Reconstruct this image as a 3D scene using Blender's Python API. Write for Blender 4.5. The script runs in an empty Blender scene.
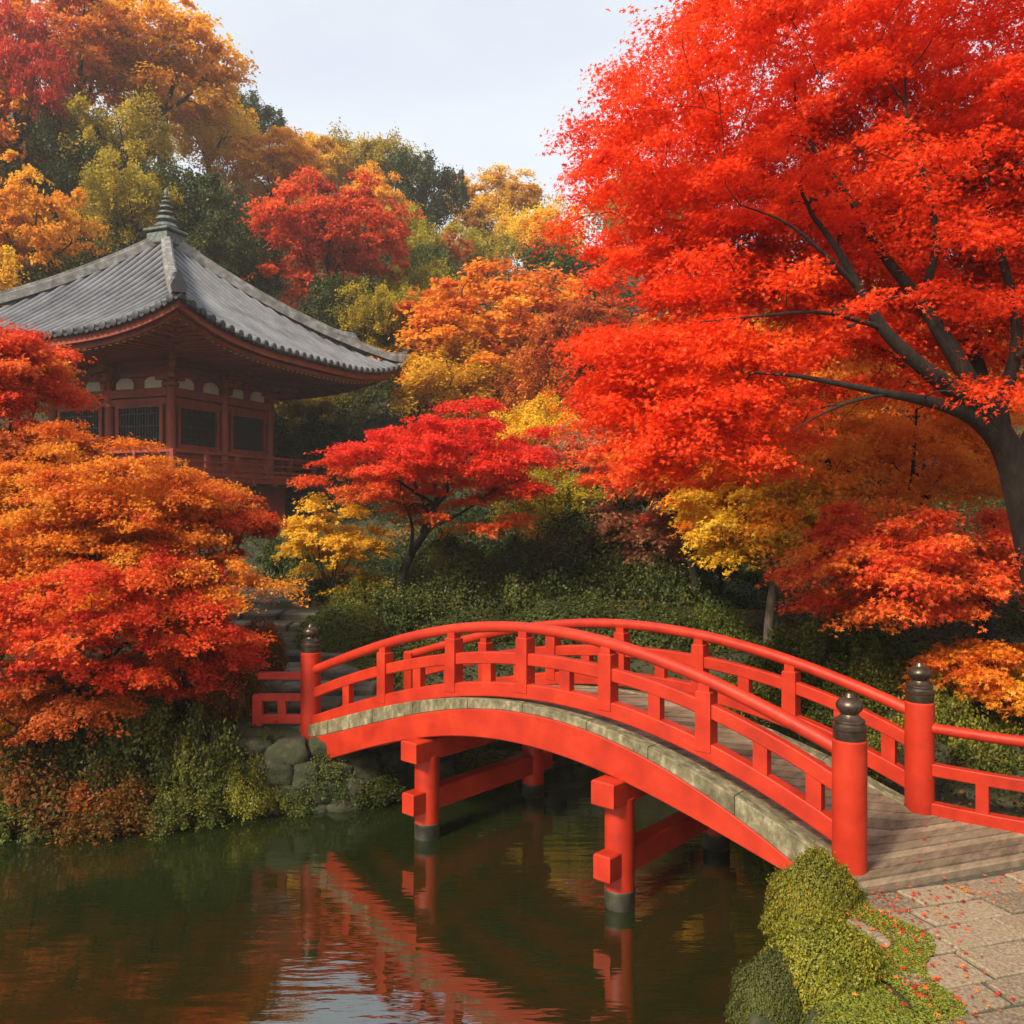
import bpy, bmesh, math, random
import numpy as np
from math import radians, sin, cos, pi, sqrt

S = bpy.context.scene
COL = S.collection
rng = np.random.default_rng(7)
R = random.Random(11)

# ------------------------------------------------------------------ camera, sky, sun
F = 880.0                      # focal length in pixels of the 1024 square
EYE = 2.95
cam = bpy.data.cameras.new('camera')
cam.sensor_width = 36; cam.lens = 36 * F / 1024
cam.clip_start = 0.1; cam.clip_end = 3000
cam_ob = bpy.data.objects.new('camera', cam); COL.objects.link(cam_ob)
cam_ob.location = (0, 0, EYE); cam_ob.rotation_euler = (radians(90), 0, 0)
cam.shift_y = -6 / 1024
S.camera = cam_ob

SUN_EL, SUN_AZ = 39, 220       # azimuth the light comes FROM, degrees clockwise from +Y
W = bpy.data.worlds.new('World'); S.world = W; W.use_nodes = True
nt = W.node_tree; nt.nodes.clear()
o_ = nt.nodes.new('ShaderNodeOutputWorld')
sky = nt.nodes.new('ShaderNodeTexSky'); sky.sky_type = 'NISHITA'; sky.sun_disc = False
sky.sun_elevation = radians(SUN_EL); sky.sun_rotation = radians(SUN_AZ)
sky.air_density = 1.0; sky.dust_density = 2.5; sky.ozone_density = 1.0
bg1 = nt.nodes.new('ShaderNodeBackground'); bg1.inputs[1].default_value = 0.11
bg2 = nt.nodes.new('ShaderNodeBackground'); bg2.inputs[0].default_value = (0.92, 0.965, 1.0, 1); bg2.inputs[1].default_value = 0.49
mx = nt.nodes.new('ShaderNodeMixShader')
tc = nt.nodes.new('ShaderNodeTexCoord')
mp = nt.nodes.new('ShaderNodeMapping'); mp.inputs['Scale'].default_value = (1.2, 1.2, 3.0)
nz = nt.nodes.new('ShaderNodeTexNoise'); nz.inputs['Scale'].default_value = 1.6; nz.inputs['Detail'].default_value = 5
rp = nt.nodes.new('ShaderNodeMapRange'); rp.inputs[1].default_value = .3; rp.inputs[2].default_value = .7
rp.inputs[3].default_value = .50; rp.inputs[4].default_value = .86
L_ = nt.links.new
L_(sky.outputs[0], bg1.inputs[0]); L_(tc.outputs['Generated'], mp.inputs[0]); L_(mp.outputs[0], nz.inputs['Vector'])
L_(nz.outputs[0], rp.inputs[0]); sx = nt.nodes.new('ShaderNodeSeparateXYZ'); L_(tc.outputs['Generated'], sx.inputs[0])
hz_ = nt.nodes.new('ShaderNodeMapRange'); hz_.inputs[1].default_value = .15; hz_.inputs[2].default_value = .6; hz_.inputs[3].default_value = .22; hz_.inputs[4].default_value = 0; L_(sx.outputs[2], hz_.inputs[0])
ad_ = nt.nodes.new('ShaderNodeMath'); ad_.operation = 'ADD'; ad_.use_clamp = True; L_(rp.outputs[0], ad_.inputs[0]); L_(hz_.outputs[0], ad_.inputs[1]); L_(ad_.outputs[0], mx.inputs[0]); L_(bg1.outputs[0], mx.inputs[1]); L_(bg2.outputs[0], mx.inputs[2])
L_(mx.outputs[0], o_.inputs[0])

sd = bpy.data.lights.new('sun', 'SUN'); sd.energy = 3.7; sd.angle = radians(10); sd.color = (1.0, 0.87, 0.66)
so = bpy.data.objects.new('sun', sd); COL.objects.link(so)
az = radians(SUN_AZ); el = radians(SUN_EL)
sdir = np.array([sin(az) * cos(el), cos(az) * cos(el), sin(el)])
so.rotation_euler = (radians(90) - el, 0, -az + pi)
so.location = (0, 0, 60)
import mathutils
so.rotation_euler = mathutils.Vector(sdir).to_track_quat('Z', 'Y').to_euler()

S.view_settings.view_transform = 'Standard'; S.view_settings.look = 'None'
S.view_settings.exposure = 1.15; S.view_settings.gamma = 1
S.render.engine = 'CYCLES'
cy = S.cycles
cy.max_bounces = 7; cy.diffuse_bounces = 5; cy.glossy_bounces = 3; cy.transmission_bounces = 4; cy.transparent_max_bounces = 4
cy.use_denoising = True
cy.sample_clamp_indirect = 8

# ------------------------------------------------------------------ helpers
def px(x, y, Y):
    """world point seen at photo position x, y at depth Y"""
    return np.array([(x - 512) / F * Y, Y, EYE - (y - 506) / F * Y])

def link(name, me, mat=None, parent=None):
    o = bpy.data.objects.new(name, me); COL.objects.link(o)
    if mat: me.materials.append(mat)
    if parent: o.parent = parent
    return o

def empty(name, loc, rz=0.0):
    o = bpy.data.objects.new(name, None); COL.objects.link(o)
    o.location = tuple(loc); o.rotation_euler = (0, 0, rz); o.empty_display_size = .3
    return o

def tag(o, label=None, cat=None, group=None, kind=None):
    if label: o['label'] = label
    if cat: o['category'] = cat
    if group: o['group'] = group
    if kind: o['kind'] = kind
    return o

def quad_mesh(name, V, Q, attr=None, smooth=False):
    """V (n,3), Q (m,4) -> mesh, fast; attr = float per vertex called v"""
    me = bpy.data.meshes.new(name)
    V = np.asarray(V, np.float32); Q = np.asarray(Q, np.int32)
    me.vertices.add(len(V)); me.vertices.foreach_set('co', V.ravel())
    me.loops.add(Q.size); me.loops.foreach_set('vertex_index', Q.ravel())
    me.polygons.add(len(Q)); me.polygons.foreach_set('loop_start', np.arange(0, Q.size, 4, dtype=np.int32))
    if smooth: me.polygons.foreach_set('use_smooth', np.ones(len(Q), bool))
    if attr is not None:
        a = me.attributes.new('v', 'FLOAT', 'POINT'); a.data.foreach_set('value', np.asarray(attr, np.float32))
    me.update(); me.validate()
    return me

class MB:
    def __init__(s): s.V = []; s.F = []; s.A = []
    def add(s, V, Fs, a=0.5):
        n = len(s.V); s.V += [tuple(float(c) for c in v) for v in V]; s.F += [tuple(i + n for i in f) for f in Fs]; s.A += [a] * len(V)
    def box(s, c, d, rz=0, a=.5, ch=0.0):
        x, y, z = [q / 2 for q in d]
        if ch > 0:
            V = []
            for sz, k in ((-z, ch), (-z + ch, 0), (z - ch, 0), (z, ch)):
                for qx, qy in ((-x + k, -y + k), (x - k, -y + k), (x - k, y - k), (-x + k, y - k)): V.append((qx, qy, sz))
            Fs = [(3, 2, 1, 0), (12, 13, 14, 15)]
            for l in range(3):
                for i in range(4): j = (i + 1) % 4; Fs.append((l * 4 + i, l * 4 + j, l * 4 + 4 + j, l * 4 + 4 + i))
        else:
            V = [(i, j, k) for k in (-z, z) for i, j in ((-x, -y), (x, -y), (x, y), (-x, y))]
            Fs = [(3, 2, 1, 0), (4, 5, 6, 7), (0, 1, 5, 4), (1, 2, 6, 5), (2, 3, 7, 6), (3, 0, 4, 7)]
        cr, sr = cos(rz), sin(rz)
        s.add([(c[0] + p[0] * cr - p[1] * sr, c[1] + p[0] * sr + p[1] * cr, c[2] + p[2]) for p in V], Fs, a)
    def lathe(s, prof, c=(0, 0, 0), n=24, a=.5):
        V = []; Fs = []
        for r, z in prof:
            for k in range(n): t = 2 * pi * k / n; V.append((c[0] + r * cos(t), c[1] + r * sin(t), c[2] + z))
        for l in range(len(prof) - 1):
            for k in range(n): j = (k + 1) % n; Fs.append((l * n + k, l * n + j, l * n + n + j, l * n + n + k))
        Fs.append(tuple(range(n - 1, -1, -1))); m = (len(prof) - 1) * n; Fs.append(tuple(m + k for k in range(n)))
        s.add(V, Fs, a)
    def sweep(s, rings, closed_ends=True, a=.5):
        """rings: list of equal-length lists of points (each ring counter-clockwise)"""
        n = len(rings[0]); V = [p for r in rings for p in r]; Fs = []
        for l in range(len(rings) - 1):
            for k in range(n): j = (k + 1) % n; Fs.append((l * n + k, l * n + n + k, l * n + n + j, l * n + j))
        if closed_ends:
            Fs.append(tuple(range(n))); m = (len(rings) - 1) * n; Fs.append(tuple(m + k for k in range(n - 1, -1, -1)))
        s.add(V, Fs, a)
    def build(s, name, mat, parent=None, smooth=False, bevel=0, auto=None):
        me = bpy.data.meshes.new(name); me.from_pydata(s.V, [], s.F)
        bm = bmesh.new(); bm.from_mesh(me); bmesh.ops.recalc_face_normals(bm, faces=bm.faces); bm.to_mesh(me); bm.free()
        at = me.attributes.new('v', 'FLOAT', 'POINT'); at.data.foreach_set('value', np.array(s.A, np.float32))
        if smooth:
            me.polygons.foreach_set('use_smooth', np.ones(len(me.polygons), bool))
            if auto: me.set_sharp_from_angle(angle=radians(auto))
        me.update()
        o = link(name, me, mat, parent)
        if bevel:
            b = o.modifiers.new('bevel', 'BEVEL'); b.width = bevel; b.segments = 2; b.limit_method = 'ANGLE'; b.angle_limit = radians(40)
        return o

# ------------------------------------------------------------------ materials
def newmat(name):
    m = bpy.data.materials.new(name); m.use_nodes = True
    n = m.node_tree.nodes; b = n['Principled BSDF']
    return m, m.node_tree, b

def N(t, typ, **kw):
    n = t.nodes.new(typ)
    for k, v in kw.items():
        if k in n.inputs: n.inputs[k].default_value = v
        else: setattr(n, k, v)
    return n

def ramp(t, cols, pos=None):
    r = t.nodes.new('ShaderNodeValToRGB'); e = r.color_ramp.elements
    pos = pos or [i / (len(cols) - 1) for i in range(len(cols))]
    while len(e) < len(cols): e.new(0.5)
    for i, (c, p) in enumerate(zip(cols, pos)): e[i].position = p; e[i].color = (*c, 1)
    return r

def noise_mat(name, cols, scale=6, rough=.7, bump=.2, detail=6, stretch=(1, 1, 1), bscale=None, use_v=0.0, pos=None, spec=.5, coord='Object', metallic=0):
    m, t, b = newmat(name); l = t.links.new
    tcn = N(t, 'ShaderNodeTexCoord'); mpn = N(t, 'ShaderNodeMapping'); mpn.inputs['Scale'].default_value = stretch
    l(tcn.outputs[coord], mpn.inputs[0])
    nz = N(t, 'ShaderNodeTexNoise', Scale=scale, Detail=detail, Roughness=.62); l(mpn.outputs[0], nz.inputs['Vector'])
    r = ramp(t, cols, pos or [.3 + .4 * i / (len(cols) - 1) for i in range(len(cols))])
    src = nz.outputs[0]
    if use_v:
        at = N(t, 'ShaderNodeAttribute'); at.attribute_name = 'v'
        ma = N(t, 'ShaderNodeMath', operation='MULTIPLY_ADD'); l(at.outputs['Fac'], ma.inputs[0]); ma.inputs[1].default_value = use_v
        su = N(t, 'ShaderNodeMath', operation='SUBTRACT'); l(nz.outputs[0], su.inputs[0]); su.inputs[1].default_value = use_v / 2
        l(su.outputs[0], ma.inputs[2]); src = ma.outputs[0]
    l(src, r.inputs[0]); l(r.outputs[0], b.inputs['Base Color'])
    b.inputs['Roughness'].default_value = rough; b.inputs['Specular IOR Level'].default_value = spec; b.inputs['Metallic'].default_value = metallic
    if bump:
        n2 = N(t, 'ShaderNodeTexNoise', Scale=bscale or scale * 4, Detail=6, Roughness=.6); l(mpn.outputs[0], n2.inputs['Vector'])
        bp = N(t, 'ShaderNodeBump', Strength=bump, Distance=.02); l(n2.outputs[0], bp.inputs['Height']); l(bp.outputs[0], b.inputs['Normal'])
    return m

def leaf_mat(name, cols, pos=None, trans=.52, rough=.55, spec=.25):
    m, t, b = newmat(name); l = t.links.new
    at = N(t, 'ShaderNodeAttribute'); at.attribute_name = 'v'
    r = ramp(t, cols, pos); l(at.outputs['Fac'], r.inputs[0])
    oi = N(t, 'ShaderNodeObjectInfo')
    hs = N(t, 'ShaderNodeHueSaturation')
    mr = N(t, 'ShaderNodeMapRange'); mr.inputs[3].default_value = .492; mr.inputs[4].default_value = .508; l(oi.outputs['Random'], mr.inputs[0]); l(mr.outputs[0], hs.inputs['Hue'])
    mr2 = N(t, 'ShaderNodeMapRange'); mr2.inputs[3].default_value = .88; mr2.inputs[4].default_value = 1.1; l(oi.outputs['Random'], mr2.inputs[0]); l(mr2.outputs[0], hs.inputs['Value'])
    l(r.outputs[0], hs.inputs['Color'])
    l(hs.outputs[0], b.inputs['Base Color']); b.inputs['Roughness'].default_value = rough; b.inputs['Specular IOR Level'].default_value = spec
    tr = N(t, 'ShaderNodeBsdfTranslucent'); l(hs.outputs[0], tr.inputs[0])
    ms = N(t, 'ShaderNodeMixShader'); ms.inputs[0].default_value = trans
    l(b.outputs[0], ms.inputs[1]); l(tr.outputs[0], ms.inputs[2])
    l(ms.outputs[0], t.nodes['Material Output'].inputs[0])
    return m

red_paint = noise_mat('red_paint', [(.22, .010, .003), (.33, .017, .004), (.41, .029, .007)], scale=3.5, rough=.5, bump=.07, bscale=60, pos=[.25, .5, .75], spec=.3)
# worn paint: scuffs, chips and grain showing through
_t = red_paint.node_tree; _b = _t.nodes['Principled BSDF']; _src = _b.inputs['Base Color'].links[0].from_socket
_tc = N(_t, 'ShaderNodeTexCoord'); _n = N(_t, 'ShaderNodeTexNoise', Scale=11, Detail=8, Roughness=.72); _t.links.new(_tc.outputs['Object'], _n.inputs['Vector'])
_r = N(_t, 'ShaderNodeMapRange'); _r.inputs[1].default_value = .60; _r.inputs[2].default_value = .70; _r.inputs[4].default_value = .5; _t.links.new(_n.outputs[0], _r.inputs[0])
_m = N(_t, 'ShaderNodeMix', data_type='RGBA')
_t.links.new(_r.outputs[0], _m.inputs[0]); _t.links.new(_src, _m.inputs[6]); _m.inputs[7].default_value = (.12, .014, .006, 1); _t.links.new(_m.outputs[2], _b.inputs['Base Color'])
_mr = N(_t, 'ShaderNodeMapRange'); _mr.inputs[3].default_value = .42; _mr.inputs[4].default_value = .66; _t.links.new(_n.outputs[0], _mr.inputs[0]); _t.links.new(_mr.outputs[0], _b.inputs['Roughness'])
old_red = noise_mat('old_red_wood', [(.10, .013, .005), (.21, .026, .008), (.29, .046, .014)], scale=2.5, rough=.65, bump=.15, stretch=(1, 1, .3), pos=[.25, .5, .8])
bronze = noise_mat('dark_bronze', [(.035, .027, .020), (.085, .064, .046), (.17, .125, .085)], scale=9, rough=.38, bump=.08, metallic=.8, pos=[.3, .55, .8])
plank_mat = noise_mat('weathered_planks', [(.085, .058, .034), (.175, .125, .078), (.27, .205, .135)], scale=3, rough=.85, bump=.5, stretch=(5, 1.2, 3), bscale=26, use_v=.5, pos=[.22, .5, .78])
edge_wood = noise_mat('mossy_edge_beam', [(.045, .040, .018), (.13, .11, .06), (.30, .26, .165)], scale=5, rough=.9, bump=.6, stretch=(2.0, 3, 1.2), pos=[.3, .52, .72])
black_paint = noise_mat('black_pier_foot', [(.010, .010, .007), (.035, .032, .020), (.06, .06, .03)], scale=6, rough=.5, bump=.1)
bark = noise_mat('bark', [(.004, .0025, .0018), (.011, .007, .0045), (.030, .020, .012)], scale=5, rough=.92, bump=.8, stretch=(3, 3, .8), bscale=16)
pale_bark = noise_mat('pale_bark', [(.04, .03, .02), (.09, .07, .05), (.17, .135, .10)], scale=5, rough=.9, bump=.6, stretch=(3, 3, .8))
stone = noise_mat('mossy_stone', [(.008, .011, .004), (.026, .026, .012), (.075, .066, .044)], scale=3.4, rough=.95, bump=1.0, bscale=11, use_v=.3)
boulder_m = noise_mat('mossy_boulder', [(.006, .010, .003), (.020, .024, .007), (.055, .048, .028)], scale=6, rough=.95, bump=1.0, bscale=16)
step_stone = noise_mat('grey_step_stone', [(.02, .02, .010), (.058, .048, .030), (.13, .11, .08)], scale=2.5, rough=.9, bump=.6, bscale=9, use_v=.2)
slab_mat = noise_mat('granite_slabs', [(.080, .060, .037), (.18, .137, .088), (.29, .23, .152)], scale=42, rough=.85, bump=.35, bscale=70, use_v=.22, pos=[.3, .5, .75])
joint = noise_mat('path_joints', [(.025, .022, .014), (.07, .06, .04)], scale=14, rough=.95, bump=.5)
plaster = noise_mat('cream_plaster', [(.44, .38, .27), (.58, .52, .39)], scale=3, rough=.9, bump=.1)
dark_lattice = noise_mat('dark_lattice', [(.006, .007, .008), (.016, .016, .016)], scale=8, rough=.6, bump=.05)
gilt = noise_mat('gilt_rafter_tips', [(.35, .22, .07), (.55, .36, .13)], scale=9, rough=.5, bump=0)
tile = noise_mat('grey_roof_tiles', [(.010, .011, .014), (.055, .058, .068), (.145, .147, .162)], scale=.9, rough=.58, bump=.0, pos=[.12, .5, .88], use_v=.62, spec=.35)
ridge_m = noise_mat('pale_ridge_tiles', [(.05, .048, .047), (.13, .125, .12), (.27, .26, .245)], scale=3, rough=.7, bump=.3, pos=[.28, .5, .72])
verdigris = noise_mat('weathered_finial', [(.02, .024, .023), (.06, .072, .066), (.15, .17, .155)], scale=6, rough=.6, bump=.3)
ground_m = noise_mat('forest_floor', [(.010, .014, .005), (.026, .030, .009), (.055, .040, .016)], scale=1.6, rough=.95, bump=.8, bscale=14)

def water_mat():
    m, t, b = newmat('pond_water'); l = t.links.new
    b.inputs['Base Color'].default_value = (.009, .0135, .003, 1); b.inputs['Roughness'].default_value = .03
    b.inputs['IOR'].default_value = 2.8
    tcn = N(t, 'ShaderNodeTexCoord')
    mpn = N(t, 'ShaderNodeMapping'); mpn.inputs['Scale'].default_value = (.55, 2.6, 1); l(tcn.outputs['Object'], mpn.inputs[0])
    n1 = N(t, 'ShaderNodeTexNoise', Scale=3.0, Detail=3, Roughness=.5); l(mpn.outputs[0], n1.inputs['Vector'])
    mp2 = N(t, 'ShaderNodeMapping'); mp2.inputs['Scale'].default_value = (.8, 2.2, 1); mp2.inputs['Rotation'].default_value = (0, 0, .12); l(tcn.outputs['Object'], mp2.inputs[0])
    n2 = N(t, 'ShaderNodeTexNoise', Scale=.8, Detail=2, Roughness=.5); l(mp2.outputs[0], n2.inputs['Vector'])
    a = N(t, 'ShaderNodeMath', operation='MULTIPLY_ADD'); l(n2.outputs[0], a.inputs[0]); a.inputs[1].default_value = 1.2; l(n1.outputs[0], a.inputs[2])
    bp = N(t, 'ShaderNodeBump', Strength=.085, Distance=.05); l(a.outputs[0], bp.inputs['Height']); l(bp.outputs[0], b.inputs['Normal'])
    return m
water_m = water_mat()

RED = leaf_mat('scarlet_leaves', [(.60, .014, .006), (.80, .028, .009), (.88, .07, .014), (.92, .22, .02)], [0, .35, .75, 1])
CORAL = leaf_mat('coral_leaves', [(.58, .045, .012), (.80, .09, .020), (.86, .17, .03), (.84, .28, .03)])
CRIMSON = leaf_mat('crimson_leaves', [(.34, .014, .007), (.58, .038, .014), (.70, .09, .02)])
REDLOW = leaf_mat('red_lower_leaves', [(.42, .016, .008), (.66, .036, .012), (.74, .09, .016), (.72, .19, .02)])
ORANGE = leaf_mat('orange_leaves', [(.54, .085, .010), (.72, .18, .014), (.78, .28, .02), (.78, .38, .03)])
AMBER = leaf_mat('amber_leaves', [(.58, .20, .012), (.78, .34, .018), (.82, .46, .03)])
BRIGHT = leaf_mat('bright_amber_leaves', [(.80, .19, .012), (.88, .29, .016), (.90, .42, .03)], trans=.55)
GOLD = leaf_mat('gold_leaves', [(.52, .26, .014), (.76, .43, .022), (.82, .56, .05)])
RUST = leaf_mat('rust_leaves', [(.30, .06, .012), (.54, .12, .018), (.68, .22, .025)])
OLIVE = leaf_mat('olive_leaves', [(.20, .165, .013), (.42, .32, .022), (.64, .46, .035)])
GREEN = leaf_mat('dark_green_leaves', [(.018, .028, .005), (.042, .056, .008), (.085, .092, .014)], trans=.25)
MIDGREEN = leaf_mat('mid_green_leaves', [(.030, .044, .006), (.070, .086, .010), (.15, .145, .018)], trans=.3)
MOSSY = leaf_mat('yellow_green_leaves', [(.06, .070, .008), (.15, .15, .014), (.27, .23, .020)], trans=.3)
TANPINK = leaf_mat('faded_pink_leaves', [(.28, .09, .05), (.44, .17, .09), (.56, .28, .13)])
RUSTGREEN = leaf_mat('rust_and_green_leaves', [(.035, .040, .007), (.085, .070, .010), (.24, .075, .012), (.42, .09, .014)])
MIXED = leaf_mat('gold_to_scarlet_leaves', [(.60, .33, .03), (.70, .20, .02), (.80, .12, .018), (.85, .075, .020)], [0, .25, .5, .8])

# ------------------------------------------------------------------ leaves
def tmpl_maple5():
    ang = [-118, -58, 0, 58, 118]; ln = [.55, .9, 1.05, .9, .55]
    V = [(0, 0, 0)]
    na = [-165, -88, -29, 29, 88, 165]; nl = [.16, .30, .34, .34, .30, .16]
    for a, r in zip(na, nl): V.append((r * sin(radians(a)), r * cos(radians(a)), .04))
    for a, r in zip(ang, ln): V.append((r * sin(radians(a)), r * cos(radians(a)), -.14 * r))
    Q = [(0, 1 + i, 7 + i, 2 + i) for i in range(5)]
    return np.array(V), np.array(Q)
def tmpl_maple3():
    V = [(0, -.3, 0), (-.35, -.1, .03), (-.3, .2, .03), (.3, .2, .03), (.35, -.1, .03), (-.85, .3, -.1), (0, 1.0, -.12), (.85, .3, -.1)]
    Q = [(0, 1, 5, 2), (0, 2, 6, 3), (0, 3, 7, 4)]
    return np.array(V, float), np.array(Q)
def tmpl_quad():
    V = [(0, -.75, 0), (.5, -.05, .1), (0, .85, 0), (-.5, -.05, .1)]
    return np.array(V, float), np.array([(0, 1, 2, 3)])
TM = {'5': tmpl_maple5(), '3': tmpl_maple3(), 'q': tmpl_quad()}

def leaves_mesh(name, P, Nrm, size, v, kind, r=rng):
    T, Q = TM[kind]; n = len(P)
    Nrm = Nrm / (np.linalg.norm(Nrm, axis=1, keepdims=True) + 1e-9)
    ref = r.normal(size=(n, 3)); tx = np.cross(ref, Nrm); tx /= (np.linalg.norm(tx, axis=1, keepdims=True) + 1e-9)
    ty = np.cross(Nrm, tx)
    s = (np.asarray(size) * r.uniform(.65, 1.25, n))[:, None, None]
    V = P[:, None, :] + s * (T[None, :, 0:1] * tx[:, None, :] + T[None, :, 1:2] * ty[:, None, :] + T[None, :, 2:3] * Nrm[:, None, :])
    k = len(T)
    Qs = (Q[None] + (np.arange(n) * k)[:, None, None]).reshape(-1, 4)
    return quad_mesh(name, V.reshape(-1, 3), Qs, np.repeat(np.clip(v, 0, 1), k))

def tubes_mesh(name, chains):
    """chains: list of (points (n,3), radii (n,), sides)"""
    VV = []; QQ = []; off = 0
    for P, rad, sides in chains:
        P = np.asarray(P, float); n = len(P)
        t = np.gradient(P, axis=0); t /= (np.linalg.norm(t, axis=1, keepdims=True) + 1e-9)
        ref = np.array([0, 0, 1.0]) if abs(t[0, 2]) < .85 else np.array([1.0, 0, 0])
        u = np.cross(t, ref); u /= (np.linalg.norm(u, axis=1, keepdims=True) + 1e-9); w = np.cross(t, u)
        a = np.arange(sides) * 2 * pi / sides
        ring = P[:, None, :] + np.asarray(rad)[:, None, None] * (np.cos(a)[None, :, None] * u[:, None, :] + np.sin(a)[None, :, None] * w[:, None, :])
        VV.append(ring.reshape(-1, 3))
        i = np.arange(n - 1)[:, None] * sides + np.arange(sides)[None]; j = np.arange(n - 1)[:, None] * sides + (np.arange(sides)[None] + 1) % sides
        QQ.append((np.stack([i, j, j + sides, i + sides], -1).reshape(-1, 4)) + off); off += n * sides
    return quad_mesh(name, np.concatenate(VV), np.concatenate(QQ), smooth=True)

def smooth_path(P, n):
    P = np.asarray(P, float)
    if len(P) < 3: t = np.linspace(0, 1, n)[:, None]; return P[0] * (1 - t) + P[-1] * t
    d = np.r_[0, np.cumsum(np.linalg.norm(np.diff(P, axis=0), axis=1))]; q = np.linspace(0, d[-1], n)
    out = np.zeros((n, 3)); m = np.gradient(P, d, axis=0)
    k = np.clip(np.searchsorted(d, q, side='right') - 1, 0, len(P) - 2)
    h = (d[k + 1] - d[k]); s = ((q - d[k]) / h)[:, None]; h = h[:, None]
    return (2 * s**3 - 3 * s**2 + 1) * P[k] + (s**3 - 2 * s**2 + s) * h * m[k] + (-2 * s**3 + 3 * s**2) * P[k + 1] + (s**3 - s**2) * h * m[k + 1]

def skeleton(pads, limbs, r0, rr, tip=.006, nseg=5, wander=.10, expo=.47):
    """grow twigs from hand-laid limbs (list of (points, r_start, r_end)) to every pad; returns chains"""
    pos = []; par = []; lr = []
    chains_idx = []
    for P, a, b, parent in limbs:
        first = None; ids = []
        for i, p in enumerate(P):
            if i == 0 and parent is not None:
                q = np.array(pos); k = int(np.argmin(((q - p) ** 2).sum(1))); prev = k
            pos.append(np.array(p)); par.append((prev if i == 0 else len(pos) - 2) if (i or parent is not None) else -1)
            f = i / max(1, len(P) - 1); lr.append(float(a(f)) if callable(a) else a * (1 - f) + b * f); ids.append(len(pos) - 1)
        chains_idx.append((ids, None))
    nl = len(pos); root = pos[0]
    start = limbs[0][0][-1]
    order = np.argsort([np.linalg.norm(p - start) for p in pads])
    weight = None
    for k in order:
        p = pads[k]; q = np.array(pos)
        d = q - p; dist = np.linalg.norm(d, axis=1)
        below = np.clip((q[:, 2] - p[2]) / (dist + .01), 0, 1)
        cost = dist * (1 + .7 * below)
        cost[:max(2, len(limbs[0][0]) * 2 // 3)] += 2.5 * rr
        j = int(np.argmin(cost)); b = q[j]; L = dist[j]
        dirp = (q[j] - q[par[j]]) if par[j] >= 0 else np.array([0, 0, 1.0]); dirp = dirp / (np.linalg.norm(dirp) + 1e-9)
        m1 = b + dirp * L * .3 + (p - b) * .25
        ids = [j]; prev = j
        ns = max(2, min(nseg, int(L / (.12 * rr)) + 2))
        for s in range(1, ns + 1):
            t = s / ns
            c = (1 - t)**2 * b + 2 * t * (1 - t) * m1 + t * t * p + (rng.normal(size=3) * wander * L * .35 * (1 if s < ns else 0))
            pos.append(c); par.append(prev); prev = len(pos) - 1; lr.append(0); ids.append(prev)
        chains_idx.append((ids, k))
    n = len(pos); w = np.zeros(n)
    for ids, k in chains_idx:
        if k is not None: w[ids[-1]] += 1
    for i in range(n - 1, -1, -1):
        if par[i] >= 0: w[par[i]] += w[i]
    wm = w.max(); rad = np.maximum(tip, r0 * .8 * (np.maximum(w, .01) / wm) ** expo)
    rad[:nl] = np.maximum(np.array(lr[:nl]), 0)
    for i in range(nl, n): rad[i] = max(tip * .8, min(rad[i], rad[par[i]] * .85))
    pos = np.array(pos); ch = []
    for ids, k in chains_idx:
        P = pos[ids]; rd = rad[ids].copy()
        if k is not None and len(rd) > 1: rd[0] = min(rd[0], rd[1] * 1.15)
        sides = 10 if rd[0] > .08 * rr else (6 if rd[0] > .02 else 4)
        ch.append((P, rd, sides))
    return ch

def pads_to_leaves(pads, out, pr, nleaf, thick, droop, tilt, spr=7, vbias=None, fan=110, vs=.5):
    """each pad = a flat spray of sprigs fanning outwards; returns P, N, v"""
    n = len(pads)
    oa = np.arctan2(out[:, 1], out[:, 0])
    pid = np.repeat(np.arange(n), nleaf); m = len(pid)
    sprig_az = oa[:, None] + np.radians(rng.uniform(-fan, fan, (n, spr))); sprig_len = pr[:, None] * rng.uniform(.55, 1.25, (n, spr)); sprig_el = rng.normal(0, .16, (n, spr))
    si = rng.integers(0, spr, m)
    a = sprig_az[pid, si]; L = sprig_len[pid, si]; e = sprig_el[pid, si]
    t = rng.uniform(-.1, 1, m) ** 1.0
    D = np.stack([np.cos(a), np.sin(a), e], 1)
    P = pads[pid] + D * (t * L)[:, None]
    P[:, 2] -= droop * L * np.clip(t, 0, 1) ** 2
    jit = pr[pid][:, None] * np.array([.17, .17, thick]) * (1.15 - .55 * np.clip(t, 0, 1))[:, None]
    P += rng.normal(size=(m, 3)) * jit
    Nn = np.stack([np.cos(a) * .45, np.sin(a) * .45, np.ones(m)], 1) + rng.normal(size=(m, 3)) * tilt
    pv = rng.normal(0, 1, n); lv = rng.normal(0, 1, m)
    v = .5 + .20 * vs * 2 * pv[pid] + .15 * lv
    if vbias is not None: v = vbias(P) + .07 * pv[pid] + .10 * lv
    return P, Nn, v

def sample_pads(n, c, rad, shell=.42, low=.55, clump=None, power=2.0):
    """points biased to the outside of an ellipsoid with a lumpy surface"""
    d = rng.normal(size=(n * 2, 3)); d /= np.linalg.norm(d, axis=1, keepdims=True)
    keep = (d[:, 2] > -.25) | (rng.random(n * 2) < low); d = d[keep][:n]
    ph = rng.uniform(0, 6.28, 6)
    lump = 1 + .10 * np.sin(3 * np.arctan2(d[:, 1], d[:, 0]) + ph[0]) + .08 * np.sin(5 * d[:, 2] + ph[1] + 2 * d[:, 0]) + .07 * np.sin(7 * d[:, 0] + ph[2])
    r = rng.random(len(d)) ** shell * lump
    return np.asarray(c) + d * r[:, None] * np.asarray(rad), d

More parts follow.
